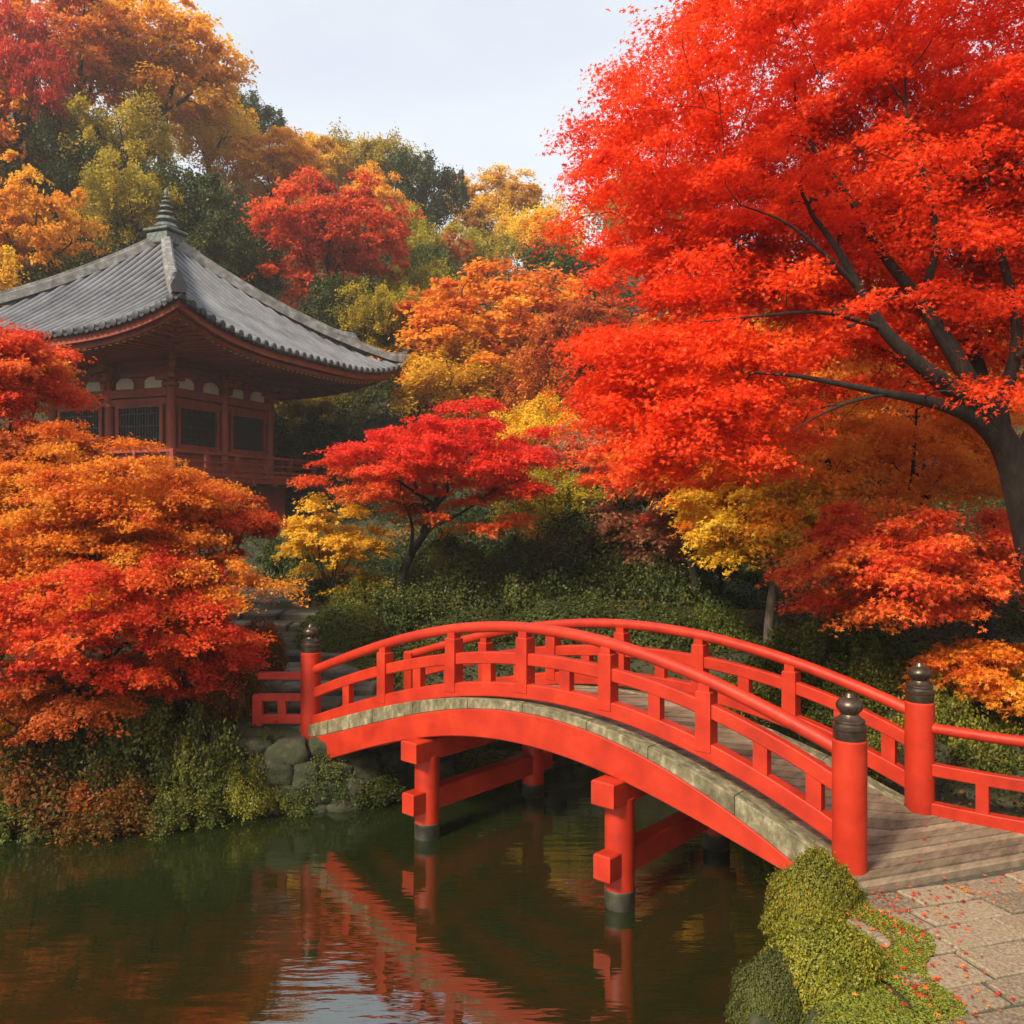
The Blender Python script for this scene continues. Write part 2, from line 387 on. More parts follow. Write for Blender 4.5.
def auto_limbs(base, fork, c, rad, r0, nl=5, lean=None):
    base = np.array(base, float); fork = np.array(fork, float)
    mid = base * .5 + fork * .5 + np.r_[rng.normal(size=2) * .06 * np.linalg.norm(fork - base), 0]
    out = [(smooth_path([base - [0, 0, .12 * (fork[2] - base[2])], base, mid, fork], 8), r0, r0 * .72, None)]
    a0 = rng.uniform(0, 6.28)
    for k in range(nl):
        a = a0 + 2 * pi * k / nl + rng.uniform(-.4, .4)
        e = np.asarray(c) + np.array([cos(a) * rad[0], sin(a) * rad[1], 0]) * rng.uniform(.45, .68) + np.array([0, 0, rad[2] * rng.uniform(-.15, .5)])
        m = fork * .5 + e * .5 + np.array([0, 0, -.06 * rad[2]]) + rng.normal(size=3) * .05 * rad[0]
        out.append((smooth_path([fork, m, e], 7), r0 * rng.uniform(.38, .55), r0 * .14, 0))
    return out

def make_maple(name, label, cat, mat, base, c, rad, npads, pr, nleaf, lsize, kind='3', r0=.12, fork=None, nl=5, thick=.10, droop=.28, fan=110,
               tilt=.55, shell=.42, low=.5, vbias=None, limbs=None, bark_m=None, reject=None, group=None, tip=.006, spr=7, pads_extra=None):
    base = np.array(base, float); c = np.array(c, float); rad = np.array(rad, float)
    pads, d = sample_pads(npads, c, rad, shell, low)
    if pads_extra is not None: pads = np.concatenate([pads, pads_extra]); d = np.concatenate([d, (pads_extra - c)])
    if reject is not None: k = ~reject(pads); pads = pads[k]; d = d[k]
    if fork is None: fork = base * .45 + (c - [0, 0, rad[2] * .6]) * .55
    if limbs is None: limbs = auto_limbs(base, fork, c, rad, r0, nl)
    ch = skeleton(pads, limbs, r0, rad.mean() / 2, tip)
    prr = pr * rng.uniform(.7, 1.3, len(pads))
    P, Nn, v = pads_to_leaves(pads, (pads - c) + rng.normal(size=pads.shape) * .2 * rad, prr, nleaf, thick, droop, tilt, spr, vbias, fan)
    t = empty(name, base); tag(t, label, cat, group)
    tm = tubes_mesh('trunk', [(p - base, r, s) for p, r, s in ch]); link('trunk', tm, bark_m or bark, t)
    lm = leaves_mesh('crown', P - base, Nn, lsize, v, kind); link('crown', lm, mat, t)
    return t

# ------------------------------------------------------------------ setting: terrain with the pond basin
BASE = []          # ground control points (X, Y, z), filled by the trees too
POND = np.array([(-60, 3.0), (1.45, 3.0), (1.45, 5.2), (1.5, 5.7), (1.68, 6.3), (1.98, 7.0), (2.4, 7.75), (3.3, 9.2), (4.2, 10.6), (4.5, 12.4), (4.0, 13.9), (2.8, 14.5), (1.3, 14.2), (.2, 13.3),
                 (-1.4, 12.35), (-2.3, 11.75), (-3.4, 11.65), (-6.3, 10.95), (-12, 10.6), (-60, 9)])
WATER_Z = -1.05
def pond_sd(X, Y):
    """signed distance, positive outside the pond"""
    P = np.stack([X, Y], -1); A = POND; B = np.roll(POND, -1, 0)
    best = np.full(X.shape, 1e9); inside = np.zeros(X.shape, bool)
    for a, b in zip(A, B):
        ab = b - a; t = np.clip(((P - a) @ ab) / (ab @ ab), 0, 1); dd = np.linalg.norm(P - a - t[..., None] * ab, axis=-1); best = np.minimum(best, dd)
        cnd = ((a[1] > Y) != (b[1] > Y)); den = (b[1] - a[1]) if b[1] != a[1] else 1e-9
        inside ^= cnd & (X < (b[0] - a[0]) * (Y - a[1]) / den + a[0])
    return np.where(inside, -best, best)

CTRL = [(2.5, 6, -.17), (2.6, 4, -.17), (4, 7, -.17), (4, 4, -.17), (6, 5, -.19), (7, 6.3, -.19), (6.2, 7.2, -.18), (8, 4, -.18), (9, 6, -.16), (3.4, 7.6, -.17), (5, 7.6, -.15), (2.6, 2, -.17), (0, 0, -.2), (-6, 0, -.2), (6, 0, -.1), (0, -20, 0), (20, -10, 0.5), (-20, -10, 0),
        (3, 8.2, -.2), (4.6, 9.2, -.05), (5.2, 10, .15), (6, 11, .75), (7, 12, 1.2), (9, 12, 1.8), (12, 14, 3), (7, 9, .3), (9, 8, .6), (5.2, 12.5, .35), (5, 14.5, .7), (3.5, 15.5, .35), (1, 15.5, .2),
        (-1.6, 13.6, -.15), (-2.9, 12.4, -.15), (-3.4, 13.4, -.12), (-4, 14.6, .1), (-4.6, 17, .55), (-5.3, 20, 1.05), (-6.5, 24, 1.35), (-4.5, 12.6, -.1), (-6, 11.9, -.15), (-9, 11.6, -.1), (-6.5, 13.5, .4), (-9, 14, .6), (-12, 13, .5),
        (-2, 16, .35), (0, 17, .5), (2.5, 18, .9), (-13.7, 34.8, 1.8), (-10, 30, 1.7), (-8, 36, 1.9), (-18, 33, 1.9), (-12, 40, 2.6), (-2.4, 18.5, 1.0), (-30, 20, 3), (-25, 12, 1), (25, 20, 6), (30, 40, 12),
        (-60, 60, 34), (-30, 62, 28), (-20, 55, 18), (-10, 60, 22), (-60, 110, 55), (-20, 100, 42), (10, 100, 32), (60, 110, 34), (60, 60, 22), (120, 60, 30), (-120, 60, 40), (0, 200, 40), (150, 200, 40), (-150, 200, 60), (-100, -40, 0), (100, -40, 3)]
CTRL_EXTRA = []
def ground_z(X, Y):
    X = np.asarray(X, float); Y = np.asarray(Y, float)
    C = np.array(CTRL + CTRL_EXTRA); num = np.zeros(X.shape); den = np.zeros(X.shape)
    for x, y, z in C:
        d2 = (X - x) ** 2 + (Y - y) ** 2
        s = .25 + .0004 * (x * x + y * y)
        w = 1 / (d2 + s) ** 1.6; num += w * z; den += w
    z = num / den
    sd_ = pond_sd(X, Y)
    k = np.clip((sd_ + .05) / .55, 0, 1); k = k * k * (3 - 2 * k)
    floor = np.where(sd_ < 0, WATER_Z - .05 - np.clip(-sd_ * .9, 0, .9), WATER_Z - .05)
    return floor * (1 - k) + z * k
def gz(x, y): return float(ground_z(np.array([x]), np.array([y]))[0])

# trees of the hillside: crown centre in the photo (x, y), crown width and height there, depth, shape, leaf colour, name, label
HILL = [
 (162, 66, 150, 120, 60, 0, 'M', 'maple_tree', 'amber orange maple topping the ridge at the upper left skyline'),
 (72, 48, 150, 120, 57, 1, 'A', 'maple_tree', 'tall orange maple between the red corner tree and the ridge top maple'),
 (18, 92, 90, 170, 52, 2, 'C', 'maple_tree', 'red maple at the upper left corner of the hillside'),
 (112, 148, 120, 100, 54, 3, 'O', 'broadleaf_tree', 'olive gold tree under the amber orange ridge maple'),
 (60, 172, 100, 110, 53, 5, 'G', 'evergreen_tree', 'dark green tree below the red corner maple on the hillside'),
 (205, 128, 110, 90, 66, 4, 'D', 'broadleaf_tree', 'golden tree on the ridge just left of the dark green ridge tree'),
 (244, 126, 74, 62, 80, 5, 'G', 'evergreen_tree', 'lone dark green tree standing up from the ridge skyline'),
 (272, 168, 96, 80, 66, 0, 'M', 'broadleaf_tree', 'amber tree on the slope under the dark green ridge tree'),
 (318, 168, 80, 62, 77, 1, 'D', 'broadleaf_tree', 'small golden tree on the skyline left of the olive ridge tree'),
 (366, 172, 96, 70, 80, 3, 'O', 'broadleaf_tree', 'olive ridge tree on the skyline left of the round dark tree'),
 (420, 200, 88, 90, 78, 5, 'G', 'evergreen_tree', 'round dark green tree where the skyline steps down'),
 (372, 210, 66, 86, 68, 2, 'M', 'maple_tree', 'amber maple just above the large red hillside maple'),
 (398, 248, 80, 80, 64, 4, 'O', 'broadleaf_tree', 'olive tree below the round dark ridge tree'),
 (330, 243, 150, 130, 48, 2, 'C', 'maple_tree', 'large red maple on the hillside above the temple roof'),
 (495, 212, 100, 76, 86, 1, 'Y', 'broadleaf_tree', 'pale golden tree on the skyline beside the big scarlet maple'),
 (536, 246, 90, 84, 80, 3, 'Y', 'broadleaf_tree', 'yellow tree half behind the edge of the big scarlet maple'),
 (474, 260, 86, 66, 72, 4, 'O', 'broadleaf_tree', 'olive tree under the pale golden skyline tree'),
 (452, 252, 44, 40, 66, 0, 'R', 'maple_tree', 'small rust maple beneath the round dark ridge tree'),
 (566, 284, 110, 84, 60, 5, 'K', 'broadleaf_tree', 'mid green tree under the left edge of the scarlet crown'),
 (496, 340, 205, 140, 41, 1, 'A', 'maple_tree', 'wide orange maple on the mid slope right of the temple roof'),
 (466, 388, 150, 84, 39.5, 4, 'D', 'broadleaf_tree', 'golden tree growing beneath the wide orange mid slope maple'),
 (190, 222, 110, 110, 52, 5, 'G', 'evergreen_tree', 'dark green tree directly behind the temple finial'),
 (132, 208, 100, 90, 50, 3, 'O', 'broadleaf_tree', 'shaded olive tree left of the temple finial'),
 (32, 236, 125, 140, 43, 0, 'M', 'maple_tree', 'bright amber maple left of the temple roof'),
 (228, 262, 96, 90, 46, 4, 'G', 'evergreen_tree', 'dark green tree right of the temple finial above the roof slope'),
 (392, 318, 90, 70, 43, 3, 'O', 'broadleaf_tree', 'olive tree below the large red hillside maple'),
 (352, 312, 90, 74, 45, 5, 'G', 'evergreen_tree', 'dark green tree under the red hillside maple by the roof end'),
 (428, 272, 60, 56, 58, 5, 'K', 'broadleaf_tree', 'mid green tree right of the red hillside maple'),
 (312, 402, 110, 90, 44, 0, 'O', 'broadleaf_tree', 'olive brown tree behind the right end of the temple eaves'),
 (305, 452, 100, 80, 43, 5, 'G', 'evergreen_tree', 'dark green tree behind the temple veranda corner'),
 (566, 398, 120, 100, 36, 3, 'R', 'maple_tree', 'rust orange maple left of the scarlet crown on the slope'),
 (540, 440, 110, 80, 25, 4, 'D', 'broadleaf_tree', 'golden olive tree between the red middle maple and the scarlet crown'),
 (590, 345, 110, 100, 34, 2, 'R', 'maple_tree', 'rust maple partly behind the scarlet crown'),
 (596, 462, 100, 90, 23, 1, 'P', 'maple_tree', 'faded pink maple below the left edge of the scarlet crown'),
 (555, 505, 110, 80, 22, 5, 'O', 'broadleaf_tree', 'olive tree right of the red middle maple above the hedge'),
 (610, 535, 120, 90, 21, 5, 'G', 'evergreen_tree', 'dark green tree at the foot of the slope behind the bridge'),
 (292, 560, 64, 54, 25, 5, 'G', 'evergreen_tree', 'dark green tree below the temple veranda'),
 (690, 380, 190, 160, 36, 2, 'A', 'maple_tree', 'orange maple on the slope behind the scarlet crown'),
 (800, 330, 200, 170, 38, 4, 'D', 'broadleaf_tree', 'golden tree on the slope hidden behind the scarlet crown'),
 (920, 360, 200, 170, 34, 0, 'M', 'maple_tree', 'amber maple on the slope behind the trunk of the scarlet maple'),
 (650, 210, 120, 100, 70, 3, 'O', 'broadleaf_tree', 'olive tree on the ridge behind the scarlet crown'),
 (720, 540, 120, 90, 22, 5, 'G', 'evergreen_tree', 'dark green tree behind the small yellow maple'),
 (-60, 130, 150, 160, 50, 1, 'A', 'maple_tree', 'orange maple at the left edge of the hillside'),
 (-50, 300, 140, 140, 40, 4, 'D', 'broadleaf_tree', 'golden tree behind the left end of the temple roof'),
 (80, 300, 120, 100, 44, 5, 'G', 'evergreen_tree', 'dark green tree close behind the temple roof'),
 (420, 300, 90, 70, 50, 4, 'O', 'broadleaf_tree', 'olive tree between the red hillside maple and the wide orange maple'),
]
hill_spec = []
for (x, y, w, h, Y, k, c, nm, lab) in HILL:
    ctr = px(x, y, Y); wm = w * Y / F; hm = h * Y / F
    hs = max(hm, .55 * wm)
    base_z = ctr[2] - hs * .95
    hill_spec.append((ctr, wm, hs, base_z)); CTRL_EXTRA.append((ctr[0], Y, base_z))

# ground, pond, path
def axis(lo, hi, dlo, dhi, step, grow=1.16):
    a = list(np.arange(dlo, dhi + 1e-6, step)); s = step; x = dlo
    left = []
    while x > lo: s *= grow; x -= s; left.append(x)
    s = step; x = a[-1]; right = []
    while x < hi: s *= grow; x += s; right.append(x)
    return np.array(left[::-1] + a + right)
ax_, ay_ = axis(-150, 150, -11, 9, .15), axis(-40, 190, 2.5, 21, .15)
GX, GY = np.meshgrid(ax_, ay_)
GZ = ground_z(GX, GY)
GZ += .05 * np.sin(GX * 2.3 + 1.3 * np.sin(GY * 1.7)) * np.sin(GY * 2.9) * (pond_sd(GX, GY) > .5) * (GX < 1)
nx, ny = len(ax_), len(ay_)
idx = np.arange(nx * ny).reshape(ny, nx)
Q = np.stack([idx[:-1, :-1], idx[:-1, 1:], idx[1:, 1:], idx[1:, :-1]], -1).reshape(-1, 4)
g = link('ground', quad_mesh('ground', np.stack([GX, GY, GZ], -1).reshape(-1, 3), Q, smooth=True), ground_m); tag(g, kind='structure')

wv = np.array([(-60, -5, WATER_Z), (6, -5, WATER_Z), (6, 15.5, WATER_Z), (-60, 15.5, WATER_Z)])
wobj = link('pond_water', quad_mesh('pond_water', wv, [(0, 1, 2, 3)]), water_m); tag(wobj, kind='structure')

# ------------------------------------------------------------------ bridge frame of reference
BO = np.array([-2.79, 12.2]); BE = np.array([5.59, -4.9]); BL = float(np.linalg.norm(BE)); BE = BE / BL; BW = np.array([-BE[1], BE[0]]); BWID = 1.87
BANG = math.atan2(BE[1], BE[0])
def b2w(x, y): return BO + BE * x + BW * y

# stone path at the near end of the bridge: slabs laid in courses
def in_path(p):
    ex = np.interp(p[1], [3, 5.2, 6.2, 7.2, 8.2], [2.58, 2.55, 2.62, 2.82, 3.4])
    return p[0] > ex and p[0] < 9
mb = MB(); PATH_Z = -.12
PA = BANG + math.atan2(1, .56); PT = np.array([cos(PA), sin(PA)]); PN = np.array([PT[1], -PT[0]])    # along / away from the threshold
PO = b2w(BL * 1.03 + .15, 0)
def p2w(a, b): return PO + PT * a + PN * b
b_ = 0.0
while b_ < 6:
    wd = R.uniform(.26, .36); a_p = -5 + R.uniform(0, .5)
    while a_p < 6:
        ln = R.uniform(.38, .74)
        c = p2w(a_p + ln / 2, b_ + wd / 2)
        if in_path(c):
            g_ = .013; jt = lambda: R.uniform(-.010, .010); zt = PATH_Z + R.uniform(-.006, .006); ch = .010
            cs = [(a_p + g_ + jt(), b_ + wd - g_ + jt()), (a_p + g_ + jt(), b_ + g_ + jt()), (a_p + ln - g_ + jt(), b_ + g_ + jt()), (a_p + ln - g_ + jt(), b_ + wd - g_ + jt())]
            cs = [(p + .05 * sin(q * 2.1), q + .05 * sin(p * 1.3)) for p, q in cs][::-1]
            tilt = [R.uniform(-.004, .004) for _ in range(4)]
            ctr = (sum(q[0] for q in cs) / 4, sum(q[1] for q in cs) / 4); V = []
            for q in cs: V.append((*p2w(*q), zt - .05))
            for q, t_ in zip(cs, tilt): V.append((*p2w(*q), zt - ch + t_))
            for q, t_ in zip(cs, tilt): V.append((*p2w(ctr[0] + (q[0] - ctr[0]) * .955, ctr[1] + (q[1] - ctr[1]) * .955), zt + t_))
            Fs = [(8, 9, 10, 11)] + [(l * 4 + i, l * 4 + (i + 1) % 4, l * 4 + 4 + (i + 1) % 4, l * 4 + 4 + i) for l in range(2) for i in range(4)]
            mb.add(V, Fs, R.random())
        a_p += ln
    b_ += wd
tag(mb.build('stone_path', slab_mat), kind='structure')
# bedding under the slabs
bed = []
for i, yy in enumerate(np.linspace(1.5, 8.3, 18)):
    ex = float(np.interp(yy, [3, 5.2, 6.2, 7.2, 8.2], [2.58, 2.55, 2.62, 2.82, 3.4])); bed.append((ex, yy, PATH_Z - .022)); bed.append((9.5, yy, PATH_Z - .022))
Qb = [(2 * i, 2 * i + 1, 2 * i + 3, 2 * i + 2) for i in range(17)]
tag(link('path_bedding', quad_mesh('path_bedding', bed, Qb), joint), kind='structure')

# stone steps climbing from the far end of the bridge to the temple
st = MB()
stp = [(-3.0, 13.5, -.05), (-3.35, 14.3, .06), (-3.7, 15.1, .18), (-4.05, 15.9, .32), (-4.4, 16.7, .46), (-4.75, 17.5, .6), (-5.1, 18.3, .74), (-5.5, 19.2, .9), (-5.9, 20.1, 1.06), (-6.3, 21.1, 1.2), (-6.9, 22.4, 1.34)]
for i, (x, y, z) in enumerate(stp):
    for k in range(3):
        w_ = R.uniform(.62, .8)
        st.box((x + (k - 1) * .76 + R.uniform(-.03, .03), y + R.uniform(-.05, .05), z - .14 + R.uniform(-.012, .012)), (w_, .92, .34), R.uniform(-.04, .04), R.random(), ch=.03)
steps = st.build('stone_steps', step_stone)
tag(steps, 'grey mossy stone steps climbing from the far bridge end towards the temple', 'steps')

# rough stone wall holding the bank under the far end of the bridge
def rough_stone(mbd, c, d, rz):
    bm = bmesh.new(); bmesh.ops.create_icosphere(bm, subdivisions=3, radius=1)
    ph = [R.uniform(0, 6.28) for _ in range(6)]
    V = []
    for v in bm.verts:
        p = v.co; k = 1 + .08 * sin(3.1 * p.x + ph[0]) + .08 * sin(3.7 * p.y + ph[1]) + .08 * sin(4.3 * p.z + ph[2]) + .035 * sin(9 * p.x + ph[3] + 3 * p.y) + .035 * sin(8 * p.z + ph[4] + 4 * p.x) + .02 * sin(17 * p.y + ph[5] + 9 * p.z)
        q = [math.copysign(abs(p[i]) ** .62, p[i]) * k * d[i] / 2 for i in range(3)]
        V.append((c[0] + q[0] * cos(rz) - q[1] * sin(rz), c[1] + q[0] * sin(rz) + q[1] * cos(rz), c[2] + q[2]))
    Fs = [tuple(v.index for v in f.verts) for f in bm.faces]; bm.free()
    mbd.add(V, Fs, R.random())
sw = MB()
line = smooth_path([(-4.3, 11.45, 0), (-3.4, 11.58, 0), (-2.3, 11.7, 0), (-1.4, 12.3, 0), (.2, 13.25, 0), (1.3, 14.1, 0)], 60)
acc = 0
for i in range(len(line) - 1): acc += np.linalg.norm(line[i + 1] - line[i])
for rowk, (zz, hh) in enumerate([(-1.12, .36), (-.86, .34), (-.60, .32), (-.36, .30)]):
    s = R.uniform(0, .2)
    while s < acc:
        f = s / acc * (len(line) - 1); i = min(int(f), len(line) - 2); p = line[i] + (line[i + 1] - line[i]) * (f - i); dv = line[i + 1] - line[i]
        wd = R.uniform(.26, .55)
        n_ = np.array([-dv[1], dv[0], 0]); n_ /= np.linalg.norm(n_)
        rough_stone(sw, p + n_ * (.09 * rowk + R.uniform(-.03, .06)) + np.array([0, 0, zz + R.uniform(-.04, .04)]), (wd * 1.15, R.uniform(.35, .5), hh * R.uniform(1.05, 1.25)), math.atan2(dv[1], dv[0]) + R.uniform(-.1, .1))
        s += wd
tag(sw.build('stone_wall', boulder_m, smooth=True, auto=50), 'rough mossy stone wall holding the bank below the far end of the red bridge', 'stone wall')

# ------------------------------------------------------------------ temple hall
TH = radians(68.5); TC = np.array([-13.66, 34.76, 1.8]); HALF = 6.95; BODY = 2.8; VER = 4.2
temple = empty('temple_hall', TC, TH)
tag(temple, 'dark red wooden temple hall with a wide grey tiled pyramid roof on the wooded slope', 'temple')
def rot4(p, k):
    x, y, z = p
    for _ in range(k): x, y = -y, x
    return (x, y, z)
ZE, ZA = 6.50, 11.62
def up(x): return .84 * abs(x / HALF) ** 3.4
def roof_z(x, v):   # x across the eave, v from eave (0) to apex (1)
    return ZE + (ZA - ZE) * (.74 * v + .26 * v * v) + up(x) * (1 - v) ** 2
cols = 32; per = 10
VV = []; QQ = []; AV = []; off = 0
ncol = cols * per + 1; nr = 16
for k in range(4):
    P = np.zeros((ncol, nr, 3))
    for i in range(ncol):
        x = -HALF + 2 * HALF * i / (ncol - 1)
        ph = (i % per) / per
        amp = .16 * sqrt(max(0, sin(pi * ph / .58))) if ph < .58 else 0
        vm = max(1e-3, 1 - abs(x) / HALF)
        for j in range(nr):
            v = vm * j / (nr - 1); P[i, j] = rot4((x, -HALF * (1 - v), roof_z(x, v) + amp), k)
    AV.append(np.repeat([(.86 if (i % per) / per < .55 and (i % per) > 0 else .02) for i in range(ncol)], nr)); VV.append(P.reshape(-1, 3))  # darker pan tone paints in the shade and dirt between the ribs
    I = np.arange(ncol * nr).reshape(ncol, nr)
    QQ.append(np.stack([I[:-1, :-1], I[1:, :-1], I[1:, 1:], I[:-1, 1:]], -1).reshape(-1, 4) + off); off += ncol * nr
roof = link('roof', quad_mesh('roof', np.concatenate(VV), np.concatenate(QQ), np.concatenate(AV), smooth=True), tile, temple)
roof.data.set_sharp_from_angle(angle=radians(50))
caps = MB()
for k in range(4):
    for i in range(cols):
        x = -HALF + 2 * HALF * (i + .29) / cols
        z = roof_z(x, 0)
        # round end tile facing outwards, and the hollow pan tile lip beside it
        V = []
        for yy, r_ in ((-HALF - .07, .095), (-HALF - .05, .13), (-HALF + .12, .125)):
            for q in range(10): a = 2 * pi * q / 10; V.append(rot4((x + r_ * cos(a), yy, z + .035 + r_ * sin(a)), k))
        Fs = [tuple(range(10))] + [(l * 10 + q, l * 10 + (q + 1) % 10, l * 10 + 10 + (q + 1) % 10, l * 10 + 10 + q) for l in range(2) for q in range(10)]
        caps.add(V, Fs, .22)
        x2 = x + HALF / cols
        if x2 < HALF:
            V = [rot4((x2 + dx, yy, roof_z(x2, 0) + dz), k) for yy in (-HALF - .03, -HALF + .06) for dx, dz in ((-.11, .0), (-.06, -.075), (0, -.10), (.06, -.075), (.11, 0))]
            caps.add(V, [(0, 1, 2, 3, 4), (0, 5, 6, 1), (1, 6, 7, 2), (2, 7, 8, 3), (3, 8, 9, 4), (4, 9, 5, 0)], .12)
caps.build('eave_end_tiles', tile, roof, smooth=True, auto=40)
for k in range(4):   # hip ridges with an upper and a lower stage
    rb = MB(); rings = []
    for v in np.linspace(.0, 1, 30):
        d = HALF * (1 - v); zz = roof_z(HALF, v) + .02
        w_ = .20; h_ = .42 if v > .24 else .30
        if v < .06: h_ += .16 * (1 - v / .06); zz += .12 * (1 - v / .06)
        if .24 < v < .30: h_ += .16 * (1 - (v - .24) / .06)
        pr_ = [(-w_, -.05), (w_, -.05), (w_, h_ * .62), (w_ * .55, h_ * .72), (w_ * .55, h_), (-w_ * .55, h_), (-w_ * .55, h_ * .72), (-w_, h_ * .62)]
        s2 = sqrt(.5)
        rings.append([rot4((-d + a * s2, -d - a * s2, zz + b), k) for a, b in pr_])
    rb.sweep(rings)
    hr = rb.build('hip_ridge', ridge_m, roof)
    for (v0, s_) in ((.005, .85), (.235, .7)):      # end ornaments
        ob = MB(); d = HALF * (1 - v0); zz = roof_z(HALF, v0)
        V = []; s2 = sqrt(.5)
        shape = [(-.22, 0), (.22, 0), (.28, .25), (.14, .50), (.05, .78), (-.05, .78), (-.14, .50), (-.28, .25)]
        for dd in (-.09, .07):
            for a, b in shape: V.append(rot4((-d + dd * s2 + a * s2 * s_, -d + dd * s2 - a * s2 * s_, zz + .05 + b * s_), k))
        ob.add(V, [tuple(range(7, -1, -1)), tuple(range(8, 16))] + [(i, (i + 1) % 8, 8 + (i + 1) % 8, 8 + i) for i in range(8)], .2)
        ob.build('ridge_end_tile', tile, hr)
fin = MB()
fin.box((0, 0, ZA + .02), (1.0, 1.0, .5), 0, ch=.06); fin.box((0, 0, ZA + .34), (1.2, 1.2, .12), 0, ch=.03)
fin.lathe([(.42, ZA + .40), (.50, ZA + .50), (.36, ZA + .66), (.24, ZA + .70), (.40, ZA + .80), (.34, ZA + .92), (.14, ZA + .98), (.07, ZA + 1.04),
           (.28, ZA + 1.08), (.26, ZA + 1.14), (.07, ZA + 1.17), (.07, ZA + 1.27), (.24, ZA + 1.30), (.22, ZA + 1.36), (.06, ZA + 1.39), (.06, ZA + 1.48), (.19, ZA + 1.51), (.17, ZA + 1.56), (.05, ZA + 1.59), (.05, ZA + 1.66), (.14, ZA + 1.69), (.12, ZA + 1.73), (.05, ZA + 1.77), (.09, ZA + 1.86), (.08, ZA + 1.96), (.01, ZA + 2.1)], n=18)
fin.build('finial', verdigris, roof, smooth=True, auto=35)
# eaves: fascia boards, soffit and two rows of rafters
def eave_z(x): return roof_z(x, 0)
fb = MB()
for k in range(4):
    for (inset, dz0, dz1) in ((.14, -.06, -.30), (.38, -.31, -.46)):
        n_ = 40; rings = []
        for i in range(n_ + 1):
            x = (-1 + 2 * i / n_) * (HALF - inset); z = eave_z(x * HALF / (HALF - inset))
            y = -(HALF - inset)
            rings.append([rot4(q, k) for q in ((x, y, z + dz1), (x, y, z + dz0), (x, y + .14, z + dz0), (x, y + .14, z + dz1))])
        fb.sweep(rings, False)
fb.build('eave_board', old_red_eave if 'old_red_eave' in globals() else old_red, roof)
sf = MB()
for k in range(4):
    n_ = 30
    V = []
    for i in range(n_ + 1):
        u = -1 + 2 * i / n_
        xo = u * (HALF - .2); V.append(rot4((xo, -(HALF - .2), eave_z(u * HALF) - .12), k)); xi = u * BODY; V.append(rot4((xi, -BODY + .1, 6.55), k))
    sf.add(V, [(2 * i, 2 * i + 1, 2 * i + 3, 2 * i + 2) for i in range(n_)])
sf.build('soffit', old_red, roof)
rf = MB(); tp = MB()
for k in range(4):
    n_ = 46
    for i in range(n_):
        u = -1 + 2 * (i + .5) / n_; xo = u * (HALF - .5)
        zo = eave_z(u * HALF) - .50
        xin = max(-BODY - .9, min(BODY + .9, xo)); yin = -(BODY + .2) - max(0, abs(xo) - BODY - .9)
        if abs(yin) > HALF - .8: continue
        zi = zo + (6.22 - zo) * (HALF - .5 + yin) / (HALF - .5 - BODY)
        w_ = .065; h_ = .16
        V = []
        for (X_, Y_, Z_) in ((xo, -(HALF - .5), zo), (xo, yin, zi + .1)):
            V += [rot4((X_ + a, Y_, Z_ + b), k) for a, b in ((-w_, 0), (w_, 0), (w_, h_), (-w_, h_))]
        rf.add(V, [(0, 1, 2, 3), (4, 7, 6, 5), (0, 4, 5, 1), (1, 5, 6, 2), (2, 6, 7, 3), (3, 7, 4, 0)])
        V = [rot4((xo + a, -(HALF - .5) - c_, zo + b), k) for c_ in (.012, .0) for a, b in ((-w_ * 1.05, -.005), (w_ * 1.05, -.005), (w_ * 1.05, h_ + .004), (-w_ * 1.05, h_ + .004))]
        tp.add(V, [(0, 1, 2, 3), (0, 4, 5, 1), (1, 5, 6, 2), (2, 6, 7, 3), (3, 7, 4, 0)])
raf = rf.build('rafters', old_red, roof); tag(raf, kind='stuff')
tag(tp.build('rafter_tips', gilt, raf), kind='stuff')
# walls
FLOOR = 2.35
wl = MB(); wl.box((0, 0, (FLOOR + 6.5) / 2), (2 * BODY - .16, 2 * BODY - .16, 6.5 - FLOOR)); wl.box((0, 0, 1.1), (2 * BODY + .9, 2 * BODY + .9, 2.2))
wl.build('wall', old_red, temple)
bmz = MB()
for k in range(4):
    for (z, h, d) in ((FLOOR + .16, .32, .10), (3.28 - .12, .20, .08), (4.88, .24, .09), (5.20, .30, .14), (5.86, .16, .10), (6.32, .24, .12)):
        a = rot4((0, -BODY - d / 2 + .06, z), k); dims = (2 * BODY + 2 * d, d + .1, h) if k % 2 == 0 else (d + .1, 2 * BODY + 2 * d - .002 - 2 * (d + .1), h)
        bmz.box(a, dims, 0, ch=.012)
bmz.build('wall_beam', old_red, temple)
pl = None
for k in range(4):
    for x in (-BODY, 0):
        q = rot4((x, -BODY - .02, 0), k)
        m = MB(); m.lathe([(.17, FLOOR), (.17, 6.2)], (q[0], q[1], 0), 16); m.build('pillar', old_red, temple, smooth=True, auto=40)
